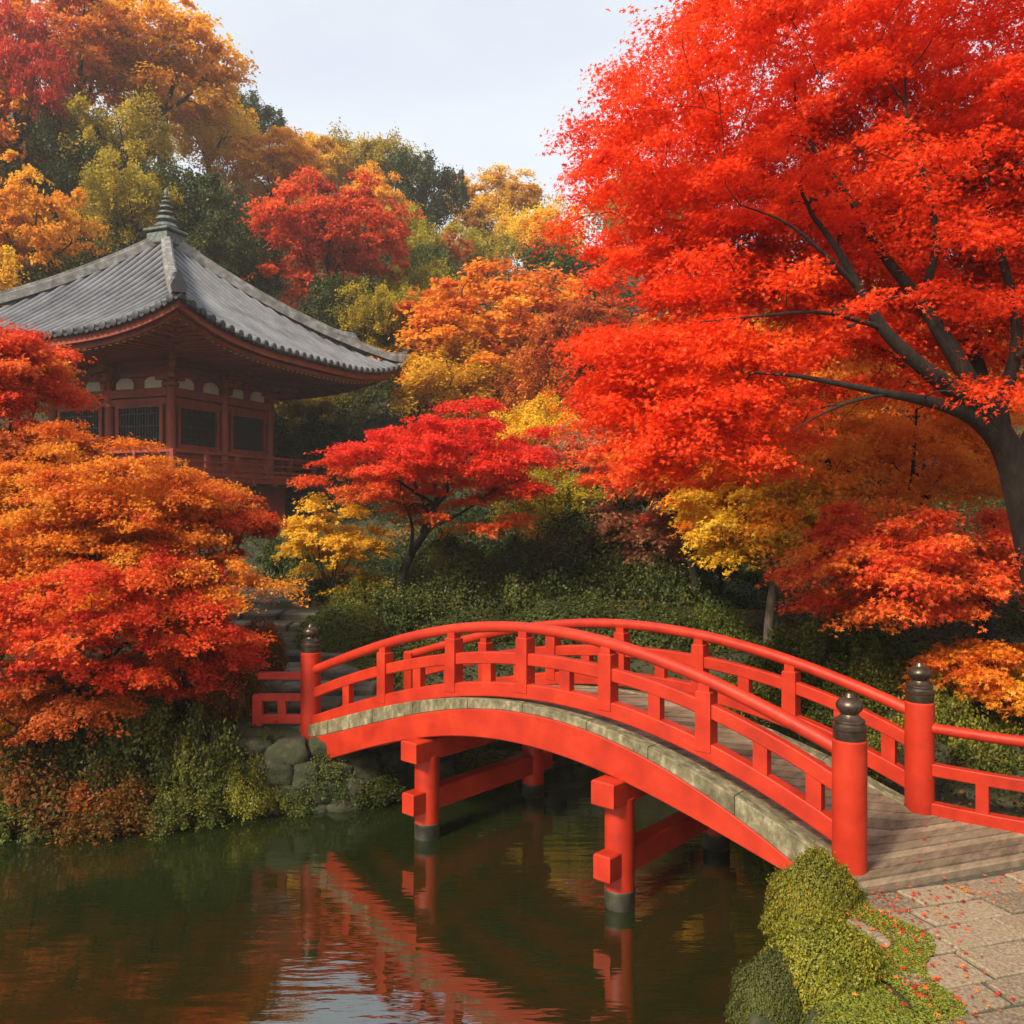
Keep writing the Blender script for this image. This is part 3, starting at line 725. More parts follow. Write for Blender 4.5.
for k in range(4):
    for x0 in (-1.42, 1.42):
        fr = MB(); fr_w = .95
        for (dx, dz, sx, sz) in ((-fr_w - .07, 4.02, .14, 1.56), (fr_w + .07, 4.02, .14, 1.56), (0, 4.02 + .72, 1.9, .12), (0, 4.02 - .72, 1.9, .12)):
            q = rot4((x0 + dx, -BODY - .02, dz), k); fr.box(q, (sx, .12, sz) if k % 2 == 0 else (.12, sx, sz))
        w = fr.build('window', old_red, temple)
        m = MB(); q = rot4((x0, -BODY + .055, 4.02), k); m.box(q, (1.9, .02, 1.32) if k % 2 == 0 else (.02, 1.9, 1.32))
        for i in range(15):
            dx = -.95 + 1.9 * (i + .5) / 15; q = rot4((x0 + dx, -BODY + .01, 4.02), k); m.box(q, (.045, .05, 1.32) if k % 2 == 0 else (.05, .045, 1.32))
        for dz in (-.44, 0, .44):
            q = rot4((x0, -BODY - .018, 4.02 + dz), k); m.box(q, (1.9, .016, .05) if k % 2 == 0 else (.016, 1.9, .05))
        m.build('lattice', dark_lattice, w)
    for x0 in (-2.05, -.72, .72, 2.05):
        for (z, hh) in ((5.57, .40),):
            m = MB(); V = []
            for dd in (0, .06):
                for (a, b) in ((-.40, -.5), (.40, -.5), (.40, .1), (.28, .38), (.12, .5), (-.12, .5), (-.28, .38), (-.40, .1)): V.append(rot4((x0 + a, -BODY + .03 - dd, z + b * hh), k))
            m.add(V, [tuple(range(7, -1, -1)), tuple(range(8, 16))] + [(i, (i + 1) % 8, 8 + (i + 1) % 8, 8 + i) for i in range(8)])
            m.build('plaster_panel', plaster, temple)
    for x0, corner in ((-BODY, True), (0, False)):      # bracket sets under the eaves
        m = MB()
        for lev, (z, ext, wd) in enumerate(((5.46, .25, .42), (5.70, .62, .95), (5.98, 1.05, 1.35), (6.22, 1.45, 1.0))):
            if corner:
                s2 = sqrt(.5); q = rot4((x0 - ext * s2 * .5, -BODY - ext * s2 * .5, z), k)
                m.box(q, (.2 + ext * 1.1, .2, .17), radians(45 + 90 * k), ch=.02)
                for sgn in (-1, 1):
                    q = rot4((x0 - ext * s2, -BODY - ext * s2, z + .13), k); m.box(q, (.26, .26, .14), radians(45), ch=.03)
                for (dx, dy) in ((wd * .5, 0), (0, wd * .5)):
                    q = rot4((x0 + dx * .5 - (.1 if dy else 0), -BODY + dy * .5 - (.1 if dx else 0), z), k)
                    hor = (dx > 0) == (k % 2 == 0)
                    m.box(q, (wd * .6, .18, .16) if hor else (.18, wd * .6, .16), ch=.02)
            else:
                q = rot4((x0, -BODY - ext * .5, z), k); m.box(q, (.2, ext + .2, .17) if k % 2 == 0 else (ext + .2, .2, .17), ch=.02)
                q = rot4((x0, -BODY - ext + .1, z + .002), k); m.box(q, (wd, .18, .16) if k % 2 == 0 else (.18, wd, .16), ch=.02)
                for dx in (-wd / 2 + .1, 0, wd / 2 - .1):
                    q = rot4((x0 + dx, -BODY - ext + .1, z + .14), k); m.box(q, (.22, .24, .13), ch=.03)
        m.build('bracket', old_red, temple)
vf = MB()
vf.box((0, 0, FLOOR - .10), (2 * VER, 2 * VER, .16), ch=.02)
for k in range(4):
    for x in np.linspace(-VER + .3, VER - .3, 7):
        q = rot4((x, -VER + .6, FLOOR - .32), k); vf.box(q, (.2, 1.3, .26) if k % 2 == 0 else (1.3, .2, .26), ch=.02)
    q = rot4((0, -VER + .12, FLOOR - .27), k); vf.box(q, (2 * VER - .2, .16, .16) if k % 2 == 0 else (.16, 2 * VER - .54, .16))
ver = vf.build('veranda', old_red, temple)
rl = MB()
for k in range(4):
    for z, s_ in ((FLOOR + .10, .10), (FLOOR + .36, .07), (FLOOR + .66, .10)):
        q = rot4((0, -VER + .10, z), k); rl.box(q, (2 * VER - .1, s_, s_) if k % 2 == 0 else (s_, 2 * VER - .34, s_), ch=.012)
    for x in np.linspace(-VER + .10, VER - .10, 6)[:-1]:
        q = rot4((x, -VER + .10, FLOOR + .36), k); rl.box(q, (.13, .13, .74), ch=.015)
rl.build('railing', old_red, ver)
bs = MB(); bs.box((0, 0, -.2), (2 * BODY + 3.2, 2 * BODY + 3.2, 1.0), ch=.05); bs.build('stone_base', step_stone, temple)

# ------------------------------------------------------------------ red arched bridge (x along, y across to the far side, z up)
DK = [2.7093, -6.6082, 1.6957, 2.236, -.0797]; TP = [2.0277, -4.8284, .3354, 2.6908, .6566]; MD = [-.529, -.1211, -2.1327, 3.0307, .3316]; SL = [1.0762, -3.6772, .2146, 2.6212, -.0392]; GB = [4.6583, -9.2572, 2.3411, 2.5529, -.6336]
FBm = [3.4072, -9.2756, 3.9679, 1.7962, -.2825]; FBe = FBm[:4] + [FBm[4] + .035]
def dip(t, y): return .15 * sin(pi * min(max(t, 0), 1)) * (y / BWID)
def zf(c, t, y=0):
    tt = min(max(t, -.03), 1.0); z = float(np.polyval(c, tt)) - dip(tt, y)
    if c is DK and t > 1: z = max(z, -.045) if t > 1 else z
    return z
def deck_z(t, y):
    z = zf(DK, t, y)
    return z
bridge = empty('red_bridge', (BO[0], BO[1], 0), BANG)
tag(bridge, 'bright red arched wooden footbridge with round corner posts over the pond', 'bridge')
def arch(name, c, y, w, h, t0, t1, mat, parent, n=48, ch=.012, dz=0, prof='box', top_c=None, into=None):
    mbx = into or MB(); rings = []
    for i in range(n + 1):
        t = t0 + (t1 - t0) * i / n; z = zf(c, t, y) + dz
        e = .004; sl = (zf(c, min(t + e, t1), y) - zf(c, max(t - e, t0), y)) / ((min(t + e, t1) - max(t - e, t0)) * BL)
        nl = sqrt(1 + sl * sl); nxx, nzz = -sl / nl, 1 / nl
        if prof == 'round':
            r = h / 2; pts = [(r * cos(a), r * sin(a)) for a in [2 * pi * k / 20 for k in range(20)]]
        else:
            hw, hh = w / 2, h / 2
            pts = [(-hw + ch, -hh), (hw - ch, -hh), (hw, -hh + ch), (hw, hh - ch), (hw - ch, hh), (-hw + ch, hh), (-hw, hh - ch), (-hw, -hh + ch)]
        if top_c is not None:   # beam between two curves
            zt = zf(top_c, t, y); hh = (zt - z) / 2; z = (zt + z) / 2; nxx, nzz = 0, 1; hw = w / 2
            pts = [(-hw + ch, -hh), (hw - ch, -hh), (hw, -hh + ch), (hw, hh - ch), (hw - ch, hh), (-hw + ch, hh), (-hw, hh - ch), (-hw, -hh + ch)]
        rings.append([(t * BL + b * nxx, y + a, z + b * nzz) for a, b in pts])
    mbx.sweep(rings)
    if into: return None
    return mbx.build(name, mat, parent, smooth=(prof == 'round'), auto=40 if prof == 'round' else None)

dk = MB(); pw = .150; SKEW = .56
i = 0; xs = -.25 - SKEW * BWID
while xs < BL * 1.03:
    wd_ = pw * R.uniform(.88, 1.12); V = []; dz = R.uniform(-.004, .004); ns = 7
    ya, yb = .06 + R.uniform(-.012, .012), BWID - .06 + R.uniform(-.012, .012)
    if xs > BL * .985: ya = -.22
    if xs + SKEW * BWID > BL * 1.01: yb = BWID + .05
    ok = True
    for q in range(ns + 1):
        y = ya + (yb - ya) * q / ns
        xa = max(-.2, xs + SKEW * y); xb = max(-.19, xs + wd_ - .021 + SKEW * y)
        za, zb_ = deck_z(xa / BL, y) - .02 + dz, deck_z(xb / BL, y) - .02 + dz
        V += [(xa, y, za - .045), (xb, y, zb_ - .045), (xb, y, zb_), (xa, y, za)]
    Fs = [(0, 1, 2, 3), tuple(ns * 4 + k for k in (3, 2, 1, 0))]
    for q in range(ns):
        for k in range(4): j = (k + 1) % 4; Fs.append((q * 4 + k, q * 4 + 4 + k, q * 4 + 4 + j, q * 4 + j))
    dk.add(V, Fs, R.random()); xs += wd_
deck = dk.build('deck', plank_mat, bridge)
DKE = xs
th_ = MB(); a_ = math.atan2(1, SKEW)
ym = BWID / 2 - .06; th_.box((DKE + SKEW * ym + .035, ym, -.140), ((BWID + .5) * sqrt(1 + SKEW * SKEW), .09, .13), a_, ch=.012)
th_.build('threshold', plank_mat, deck)
for y, sgn in ((0, -1), (BWID, 1)):
    eb = MB()
    cuts = [-.04] + [(-.04 + 1.025 * q / 9) + R.uniform(-.012, .012) for q in range(1, 9)] + [.985]
    for q in range(9): arch('edge_beam', FBe, y + sgn * .005, .20, 0, cuts[q], cuts[q + 1] - .0012, edge_wood, bridge, n=8, top_c=DK, into=eb)
    eb.build('edge_beam', edge_wood, bridge)
    arch('girder', GB, y + sgn * .03, .16, 0, -.015, .95, red_paint, bridge, top_c=FBe)
    arch('bottom_rail', SL, y, .13, .165, .0, 1.0, red_paint, bridge, dz=-.015)
    arch('middle_rail', MD, y, .10, .135, .0, 1.0, red_paint, bridge)
    arch('handrail', TP, y, .12, .125, .0, 1.0, red_paint, bridge, prof='round')
for y in (.55, 1.3): arch('girder', GB, y, .16, 0, .02, .94, red_paint, bridge, top_c=FBe)
TALL = [.211, .377, .525, .673, .822]; SHORT = [.111, .296, .452, .602, .749, .896, .961]
for y in (0, BWID):
    for t in TALL:
        z0 = zf(SL, t, y) - .04; z1 = zf(TP, t, y) - .03; m = MB()
        m.box((t * BL, y, (z0 + z1 - .07) / 2), (.155, .145, z1 - z0 - .07), ch=.012); m.box((t * BL, y, z1 - .04), (.115, .105, .09), ch=.012)
        m.build('tall_post', red_paint, bridge)
    for t in SHORT:
        z0 = zf(SL, t, y) - .02; z1 = zf(MD, t, y) - .01; m = MB(); m.box((t * BL, y, (z0 + z1) / 2), (.135, .085, z1 - z0), ch=.01); m.build('short_post', red_paint, bridge)
def newel(x, y, z0, top):
    m = MB(); r = .138
    m.lathe([(r, z0), (r, top - .012), (r - .012, top)], (x, y, 0), 32); p = m.build('newel_post', red_paint, bridge, smooth=True, auto=40)
    f = MB()
    f.lathe([(.128, 0), (.132, .012), (.130, .075), (.137, .085), (.137, .105), (.122, .115), (.118, .135), (.124, .145), (.122, .160), (.098, .172), (.075, .192), (.068, .205), (.078, .220), (.098, .240), (.110, .268), (.108, .292), (.092, .318), (.066, .336), (.046, .348), (.040, .362), (.034, .378), (.014, .388)], (x, y, top + .001), 28)
    f.build('post_finial', bronze, p, smooth=True, auto=32)
newel(0, 0, -.30, .93); newel(BL, 0, -.30, 1.02); newel(BL, BWID, -.30, 1.02)
m = MB(); zz = zf(TP, 0, BWID); m.box((0, BWID, zz / 2 - .1), (.17, .16, zz + .3), ch=.012); m.build('end_post', red_paint, bridge)
# wing railings beyond the corner posts
def wing(path, zs, posts, endpost=True):
    P = smooth_path([(*q, 0) for q in path], 14)
    for nm, z, w_, h_, rnd in zs:
        m = MB(); rings = []
        tg = np.gradient(P, axis=0); tg /= np.linalg.norm(tg, axis=1, keepdims=True)
        for i, q in enumerate(P):
            n_ = np.array([-tg[i, 1], tg[i, 0]])
            zz = z(i / 13) if callable(z) else z
            pts = [(h_ / 2 * cos(a), h_ / 2 * sin(a)) for a in [2 * pi * k / 16 for k in range(16)]] if rnd else [(-w_ / 2, -h_ / 2), (w_ / 2, -h_ / 2), (w_ / 2, h_ / 2), (-w_ / 2, h_ / 2)]
            rings.append([(q[0] + n_[0] * a, q[1] + n_[1] * a, zz + b) for a, b in pts])
        m.sweep(rings); m.build(nm, red_paint, bridge, smooth=rnd, auto=40, bevel=0 if rnd else .01)
    for f, z0, z1, s_ in posts:
        q = P[int(round(f * 13))]; j = min(int(round(f * 13)), 12); d = P[j + 1] - P[j]
        m = MB(); m.box((q[0], q[1], (z0 + z1) / 2), (s_, s_ * .8, z1 - z0), math.atan2(d[1], d[0]), ch=.01); m.build('short_post' if z1 < .6 else 'tall_post', red_paint, bridge)
c_ = (BL, BWID)
wing([c_, (BL + .8, BWID + .02), (BL + 1.6, BWID + .22), (BL + 2.3, BWID + .65)], [('handrail', .77, .1, .105, True), ('middle_rail', .37, .09, .12, False), ('bottom_rail', -.03, .11, .16, False)],
     [(.23, .03, .34, .11), (.5, .0, .74, .14), (.75, .03, .34, .11), (1, -.1, .86, .16)])
# far left wing, running away to the left behind the shrubs
def w2l(p): d = np.array(p) - BO; return (float(d @ BE), float(d @ BW))
wing([w2l((-2.79, 12.2)), w2l((-3.15, 12.2)), w2l((-3.52, 12.2))], [('handrail', .60, .09, .10, False), ('middle_rail', .30, .08, .10, False), ('bottom_rail', .0, .10, .12, False)], [(.55, .03, .28, .11), (1, -.1, .34, .13)])
# piers: two bents of two round piles with a cap beam and a tie beam
for t, w0, wsp in ((.315, .0, 2.0), (.692, .0, 2.0)):
    x = t * BL; zt = zf(GB, t, 0)
    ct = min(zf(GB, t - .018, .0), zf(GB, t + .018, 0)) + .02
    for y in (w0, w0 + wsp):
        m = MB(); m.lathe([(.150, WATER_Z + .16), (.150, ct - .2)], (x, y, 0), 28); p = m.build('pier', red_paint, bridge, smooth=True, auto=40)
        f = MB(); f.lathe([(.150, WATER_Z - .9), (.152, WATER_Z + .14), (.156, WATER_Z + .145), (.156, WATER_Z + .18), (.151, WATER_Z + .185)], (x, y, 0), 28); f.build('pier_foot', black_paint, p, smooth=True, auto=40)
    m = MB(); m.box((x, w0 + wsp / 2 - .04, ct - .12), (.27, wsp + .52, .25), ch=.015); m.build('cap_beam', red_paint, bridge)
    m = MB(); m.box((x, w0 + wsp / 2, WATER_Z + .46), (.20, wsp + .62, .26), ch=.015)
    m.build('tie_beam', red_paint, bridge)

# ------------------------------------------------------------------ hillside trees: six crown shapes, copied with their own size and leaf colour
HC = {'A': ORANGE, 'C': CRIMSON, 'O': OLIVE, 'D': GOLD, 'G': GREEN, 'M': AMBER, 'Y': GOLD, 'R': RUST, 'K': MIDGREEN, 'P': TANPINK}
shapes = []
for k in range(6):
    b = np.zeros(3); H_ = 7.0
    maple_like = k < 3
    c = np.array([0, 0, H_ * .62]); rad = np.array([3.6, 3.6, 2.7])
    pads, d = sample_pads(150 if maple_like else 120, c, rad, .45, .5)
    limbs = auto_limbs(b, np.array([R.uniform(-.3, .3), R.uniform(-.3, .3), H_ * .32]), c, rad, .22, 5)
    ch = skeleton(pads, limbs, .22, 1.6, .016)
    prr = (.85 if maple_like else .95) * rng.uniform(.6, 1.35, len(pads))
    if maple_like:
        P, Nn, v = pads_to_leaves(pads, pads - c, prr, 200, .13, .25, .6, 7)
    else:
        P, Nn, v = pads_to_leaves(pads, pads - c, prr * .85, 230, .34, .35, .8, 9, fan=180)
    tm = tubes_mesh('trunk', ch); tm.materials.append(bark)
    lm = leaves_mesh('crown', P, Nn, .125 if maple_like else .115, v, 'q'); lm.materials.append(ORANGE)
    shapes.append((tm, lm))
def plant_tree(name, loc, sc, rz, shape, mat, label, cat, group):
    t = empty(name, loc, rz); t.scale = sc; tag(t, label, cat, group)
    a = bpy.data.objects.new('trunk', shapes[shape][0]); COL.objects.link(a); a.parent = t
    l_ = bpy.data.objects.new('crown', shapes[shape][1]); COL.objects.link(l_); l_.parent = t
    l_.material_slots[0].link = 'OBJECT'; l_.material_slots[0].material = mat
    return t
for (x, y, w, h, Y, k, c, nm, lab), (ctr, wm, hs, bz) in zip(HILL, hill_spec):
    s = wm / 7.0; sz = hs / 5.5
    # crown centre of the shape sits at 0.62 * 7 m
    plant_tree(nm, (ctr[0], Y, ctr[2] - sz * 4.34), (s, s, sz), R.uniform(0, 6.28), k, HC[c], lab, 'tree', 'autumn trees on the hillside')

# ------------------------------------------------------------------ big scarlet maple
BM = lambda x, y, Y=9.6: px(x, y, Y)
TRK = lambda f: np.interp(f, [0, .25, .42, .55, .75, 1], [.32, .26, .19, .125, .07, .025])
bl = [
 (smooth_path([BM(1085, 720, 10.0), BM(1052, 600, 10.0), BM(1028, 510, 9.9), BM(1008, 450, 9.8), BM(985, 415, 9.7), BM(950, 388, 9.6), BM(905, 352, 9.4), BM(880, 325, 9.35), BM(860, 290, 9.3), BM(838, 250, 9.3), BM(812, 215, 9.4)], 30), TRK, 0, None),
 (smooth_path([BM(1006, 448, 9.8), BM(984, 412, 9.75), BM(966, 375, 9.7), BM(944, 338, 9.6), BM(918, 298, 9.6), BM(885, 258, 9.6), BM(850, 200, 9.7), BM(800, 130, 9.9)], 16), lambda f: np.interp(f, [0, .2, .5, 1], [.13, .105, .06, .016]), 0, 0),
 (smooth_path([BM(1012, 462, 9.85), BM(988, 430, 9.7), BM(960, 411, 9.5), BM(930, 402, 9.4), BM(885, 393, 9.2), BM(840, 384, 9.1), BM(790, 375, 9.0), BM(735, 372, 8.9)], 16), lambda f: np.interp(f, [0, .2, .5, 1], [.13, .085, .045, .010]), 0, 0),
 (smooth_path([BM(1008, 455, 9.85), BM(1000, 405, 9.75), BM(1012, 372, 9.7), BM(1017, 335, 9.6), BM(1012, 295, 9.6), BM(1004, 265, 9.6), BM(990, 215, 9.7), BM(985, 150, 9.8)], 14), lambda f: np.interp(f, [0, .3, 1], [.11, .065, .014]), 0, 0),
 (smooth_path([BM(922, 302, 9.6), BM(936, 246, 9.4), BM(928, 190, 9.3), BM(910, 140, 9.3), BM(905, 80, 9.4)], 10), .05, .010, 0),
 (smooth_path([BM(886, 394, 9.2), BM(850, 402, 9.1), BM(818, 416, 9.0), BM(790, 432, 8.9)], 8), .025, .006, 0),
 (smooth_path([BM(882, 328, 9.35), BM(850, 318, 9.2), BM(815, 312, 9.0), BM(760, 316, 8.9), BM(700, 322, 8.9)], 10), .030, .007, 0),
 (smooth_path([BM(858, 288, 9.3), BM(820, 250, 9.1), BM(785, 222, 9.0), BM(740, 205, 8.9)], 9), .03, .007, 0),
 (smooth_path([BM(1018, 480, 9.9), BM(1040, 430, 10.1), BM(1070, 370, 10.4), BM(1110, 300, 10.8), BM(1150, 200, 11)], 10), lambda f: np.interp(f, [0, .3, 1], [.18, .12, .04]), 0, 0),
 (smooth_path([BM(1004, 446, 9.85), BM(985, 400, 10.0), BM(965, 330, 10.5), BM(930, 240, 11.0), BM(890, 120, 11.3), BM(870, 20, 11.4)], 10), lambda f: np.interp(f, [0, .3, 1], [.14, .08, .02]), 0, 0),
 (smooth_path([BM(950, 390, 9.7), BM(880, 350, 10.5), BM(790, 290, 11), BM(700, 230, 11.2)], 9), .06, .015, 0),
]
ex_n = 210
ex_px = np.stack([rng.uniform(585, 770, ex_n), rng.uniform(330, 470, ex_n), rng.uniform(8.6, 10.8, ex_n)], 1)
ex_px = ex_px[(ex_px[:, 1] < 500 - (ex_px[:, 0] - 600) * .22)]
EXTRA = np.array([px(*q) for q in ex_px] + [px(R.uniform(870, 1050), R.uniform(-20, 210), R.uniform(9.8, 12)) for _ in range(90)] + [px(R.uniform(650, 860), R.uniform(110, 310), R.uniform(9.9, 11.6)) for _ in range(150)] + [px(R.uniform(830, 1040), R.uniform(200, 350), R.uniform(9.9, 11.2)) for _ in range(110)])
limb_pts = np.concatenate([bl[0][0][10:]] + [l[0] for l in bl[1:8]])
def rej(p):
    out = np.zeros(len(p), bool)
    for q in limb_pts:
        out |= (np.hypot(p[:, 0] - q[0], p[:, 2] - q[2]) < .32) & (p[:, 1] < q[1] + .1)
    out &= rng.random(len(p)) < .86
    pxx = 512 + F * p[:, 0] / p[:, 1]; pyy = 506 - F * (p[:, 2] - EYE) / p[:, 1]
    out |= (pyy > 395) & (pxx > 820)
    out |= (p[:, 1] > 10.5) & (p[:, 2] < 5.6) & (rng.random(len(p)) < .7)
    out |= pxx < np.interp(pyy, [-200, 0, 40, 130, 200, 290, 370, 430, 500], [734, 716, 646, 572, 545, 594, 596, 616, 668])
    out |= (pyy > 470) & (pxx > 700)
    return out
def vb_big(P):
    # scarlet on top, orange patches inside the lower crown
    w = .40 + .20 * np.sin(P[:, 0] * 1.9 + 1.1 * np.sin(P[:, 2] * 2.1)) * np.sin(P[:, 2] * 1.7 + P[:, 1])
    return w + .10 * np.clip((5.6 - P[:, 2]) / 2.4, 0, 1.2)
make_maple('scarlet_maple', 'huge scarlet maple leaning over the near bridge end from the right side', 'tree', RED, px(1085, 690, 10), px(1000, 208, 10.3) + [0, 0, .1], (5.35, 3.1, 4.3), 1800, .50, 330, .040, '5', .3, pads_extra=EXTRA,
           limbs=bl, thick=.10, droop=.30, tilt=.62, shell=.5, low=.85, vbias=vb_big, reject=rej, tip=.0055, spr=8)

# ------------------------------------------------------------------ the nearer maples
def near_tree(name, label, mat, cx, cy, Y, wpx, hpx, base, npads, pr, nleaf, ls, kind='3', **kw):
    c = px(cx, cy, Y); rx = wpx / 2 * Y / F; rz = hpx / 2 * Y / F
    dy = kw.pop('depth', rx * .8)
    return make_maple(name, label, 'tree', mat, base, c, (rx, dy, rz), npads, pr, nleaf, ls, kind, **kw)
def gp(x, Y, y=None):
    X = (x - 512) / F * Y
    return np.array([X, Y, gz(X, Y) - .05])
near_tree('orange_maple', 'broad orange maple on the left bank in front of the temple', ORANGE, 98, 530, 12.6, 262, 185, gp(120, 12.8), 210, .52, 620, .037, r0=.09, droop=.26, thick=.07, fan=150)
near_tree('coral_maple', 'coral red maple at the left edge in front of the roof corner', CORAL, 2, 385, 14.5, 130, 160, gp(-10, 14.8), 150, .42, 380, .044, r0=.08)
near_tree('red_maple', 'low red maple beneath the broad orange maple on the left bank', REDLOW, 85, 625, 11.4, 310, 130, gp(70, 11.9), 160, .46, 560, .035, r0=.07, droop=.26, thick=.07)
near_tree('crimson_maple', 'small crimson maple peeping out right of the broad orange maple', CRIMSON, 225, 522, 13.6, 105, 62, gp(200, 14.0), 46, .30, 240, .050, r0=.045, droop=.2)
near_tree('orange_maple', 'burnt orange maple at the left edge below the coral maple', RUST, 20, 470, 13.6, 170, 110, gp(0, 14.0), 90, .42, 260, .055, r0=.07)
def vb_mid(P):
    return .84 - .72 * np.clip((4.1 - P[:, 2]) / 1.9, 0, 1) + .14 * (P[:, 0] + 1.5) / 2
ml = [(smooth_path([gp(398, 18.6) - [0, 0, .4], gp(398, 18.6), px(408, 560, 18.6), px(432, 520, 18.5), px(438, 495, 18.4)], 12), .12, .06, None)]
for tx, ty, tY in ((355, 440, 18), (395, 425, 18.8), (440, 420, 18), (490, 440, 18.6), (520, 480, 18.2), (345, 500, 18.3), (450, 470, 17.4), (400, 480, 17.6)):
    e = px(tx, ty, tY); f_ = px(*R.choice([(410, 556, 18.55), (421, 532, 18.5), (432, 520, 18.5), (436, 505, 18.4)])); ml.append((smooth_path([f_, f_ * .6 + e * .4 + [R.uniform(-.15, .15), 0, R.uniform(-.1, .22)], f_ * .25 + e * .75 + [R.uniform(-.12, .12), 0, .12], e], 9), .048, .012, 0))
near_tree('maple_tree', 'flat topped maple turning from gold to scarlet in the middle behind the bridge', MIXED, 440, 470, 18.4, 235, 150, gp(398, 18.6), 125, .60, 560, .048, limbs=ml, r0=.08, low=.45, vbias=vb_mid, droop=.24, thick=.065, fan=150)
near_tree('yellow_maple', 'small yellow maple left of the gold and scarlet maple', GOLD, 332, 545, 18.2, 95, 95, gp(330, 18.4), 44, .42, 260, .06, r0=.05)
near_tree('red_maple', 'red maple with low spreading boughs beneath the scarlet maple at the right', CORAL, 925, 565, 11.3, 290, 130, gp(992, 11.5), 150, .42, 300, .050, '5', r0=.12, fork=px(988, 585, 11.5), low=.5)
near_tree('yellow_maple', 'yellow maple with a pale forked trunk behind the near bridge end', GOLD, 765, 520, 15, 175, 100, gp(768, 15), 80, .46, 270, .056, r0=.09, bark_m=pale_bark, fork=px(775, 575, 15), low=.3)
near_tree('orange_maple', 'large orange maple filling the space below the scarlet crown at the right', BRIGHT, 850, 450, 16.0, 430, 200, gp(880, 16.5), 330, .6, 340, .056, r0=.16)
near_tree('orange_maple', 'pinkish orange maple below the hanging left side of the scarlet crown', CORAL, 690, 475, 18.5, 190, 130, gp(690, 18.5), 110, .52, 270, .064, r0=.1)
near_tree('faded_maple', 'faded pink maple above the middle of the bridge by the dark hedge', TANPINK, 655, 530, 20, 120, 90, gp(655, 20), 60, .5, 260, .064, r0=.07)
near_tree('orange_maple', 'low orange maple bough spreading at the right edge behind the wing railing', ORANGE, 1000, 680, 10.6, 150, 90, gp(1075, 10.8), 60, .36, 260, .046, '5', r0=.05)

near_tree('orange_maple', 'narrow orange maple tier between the broad orange maple and the low red maple', ORANGE, 165, 588, 12.0, 190, 80, gp(150, 12.2), 70, .42, 420, .036, r0=.05, thick=.07)
near_tree('red_maple', 'small rust red maple low on the left bank beside the far wing railing', REDLOW, 186, 650, 12.1, 116, 84, gp(190, 12.4), 52, .36, 360, .034, r0=.04, thick=.08)
near_tree('orange_maple', 'small orange and rust maple drooping over the bank at the left edge', RUST, 45, 700, 11.3, 170, 84, gp(30, 11.7), 64, .38, 380, .034, r0=.05, thick=.08)
# ------------------------------------------------------------------ shrubs
shrub_shapes = []
for k in range(5):
    clipped = k < 2
    n = 40000 if clipped else 27000
    if clipped:
        d = rng.normal(size=(n, 3)); d /= np.linalg.norm(d, axis=1, keepdims=True); d[:, 2] = np.abs(d[:, 2]) - .12
        bump = 1 + .05 * np.sin(6 * d[:, 0] + k) * np.sin(5 * d[:, 1]) + .05 * np.sin(9 * d[:, 2] + 4 * d[:, 0]) + .05 * np.sin(19 * d[:, 0] + 2 * np.sin(11 * d[:, 2])) * np.sin(17 * d[:, 1] + 13 * d[:, 2]) + .03 * np.sin(37 * d[:, 0] + 9 * d[:, 2]) * np.sin(33 * d[:, 1] + 29 * d[:, 2])
        r = bump * (1 - .20 * rng.random(n) ** 1.4) + (rng.random(n) < .10) * rng.random(n) * .10
        P = d * r[:, None]; Nn = d + rng.normal(size=(n, 3)) * .5
        v = .5 + .10 * np.sin(5 * d[:, 0] + 3 * d[:, 1]) + .19 * rng.normal(size=n)
    else:
        m = 42
        d = rng.normal(size=(m, 3)); d /= np.linalg.norm(d, axis=1, keepdims=True); d[:, 2] = np.abs(d[:, 2])
        pc = d * (rng.random(m) ** .4)[:, None] * [.8, .8, .8]
        P, Nn, v = pads_to_leaves(pc, pc, .33 * rng.uniform(.6, 1.3, m), n // m, .30, .35, .7, 8, fan=150)
    lm = leaves_mesh('foliage', P, Nn, .030 if clipped else .032, v, 'q', rng); lm.materials.append(GREEN)
    chs = []
    for q in range(9):
        a = 2 * pi * q / 9 + R.uniform(-.3, .3); e = np.array([cos(a) * R.uniform(.25, .6), sin(a) * R.uniform(.25, .6), R.uniform(.45, .75)])
        chs.append((smooth_path([np.array([cos(a) * .06, sin(a) * .06, -.25]), np.array([e[0] * .4, e[1] * .4, e[2] * .5]), e], 6), np.linspace(.022, .008, 6), 5))
    sm = tubes_mesh('stems', chs); sm.materials.append(bark)
    shrub_shapes.append((lm, sm))
def shrub(name, label, x, y, Y, w, h, mat, k, group, depth=None, sink=None):
    """clump seen centred at photo x, y: half height above / below"""
    c = px(x, y, Y); rw = w / 2 * Y / F; hh = h * Y / F
    zb = c[2] - hh / 2
    t = empty(name, (c[0], Y, zb), R.uniform(-.25, .25)); t.scale = (rw, depth or rw * .85, hh); tag(t, label, 'shrub', group)
    f = bpy.data.objects.new('foliage', shrub_shapes[k][0]); COL.objects.link(f); f.parent = t
    f.material_slots[0].link = 'OBJECT'; f.material_slots[0].material = mat
    s = bpy.data.objects.new('stems', shrub_shapes[k][1]); COL.objects.link(s); s.parent = t
    return t
G1, G2, G3 = 'shrubs on the far bank behind the bridge', 'shrubs on the right bank', 'shrubs along the left bank'
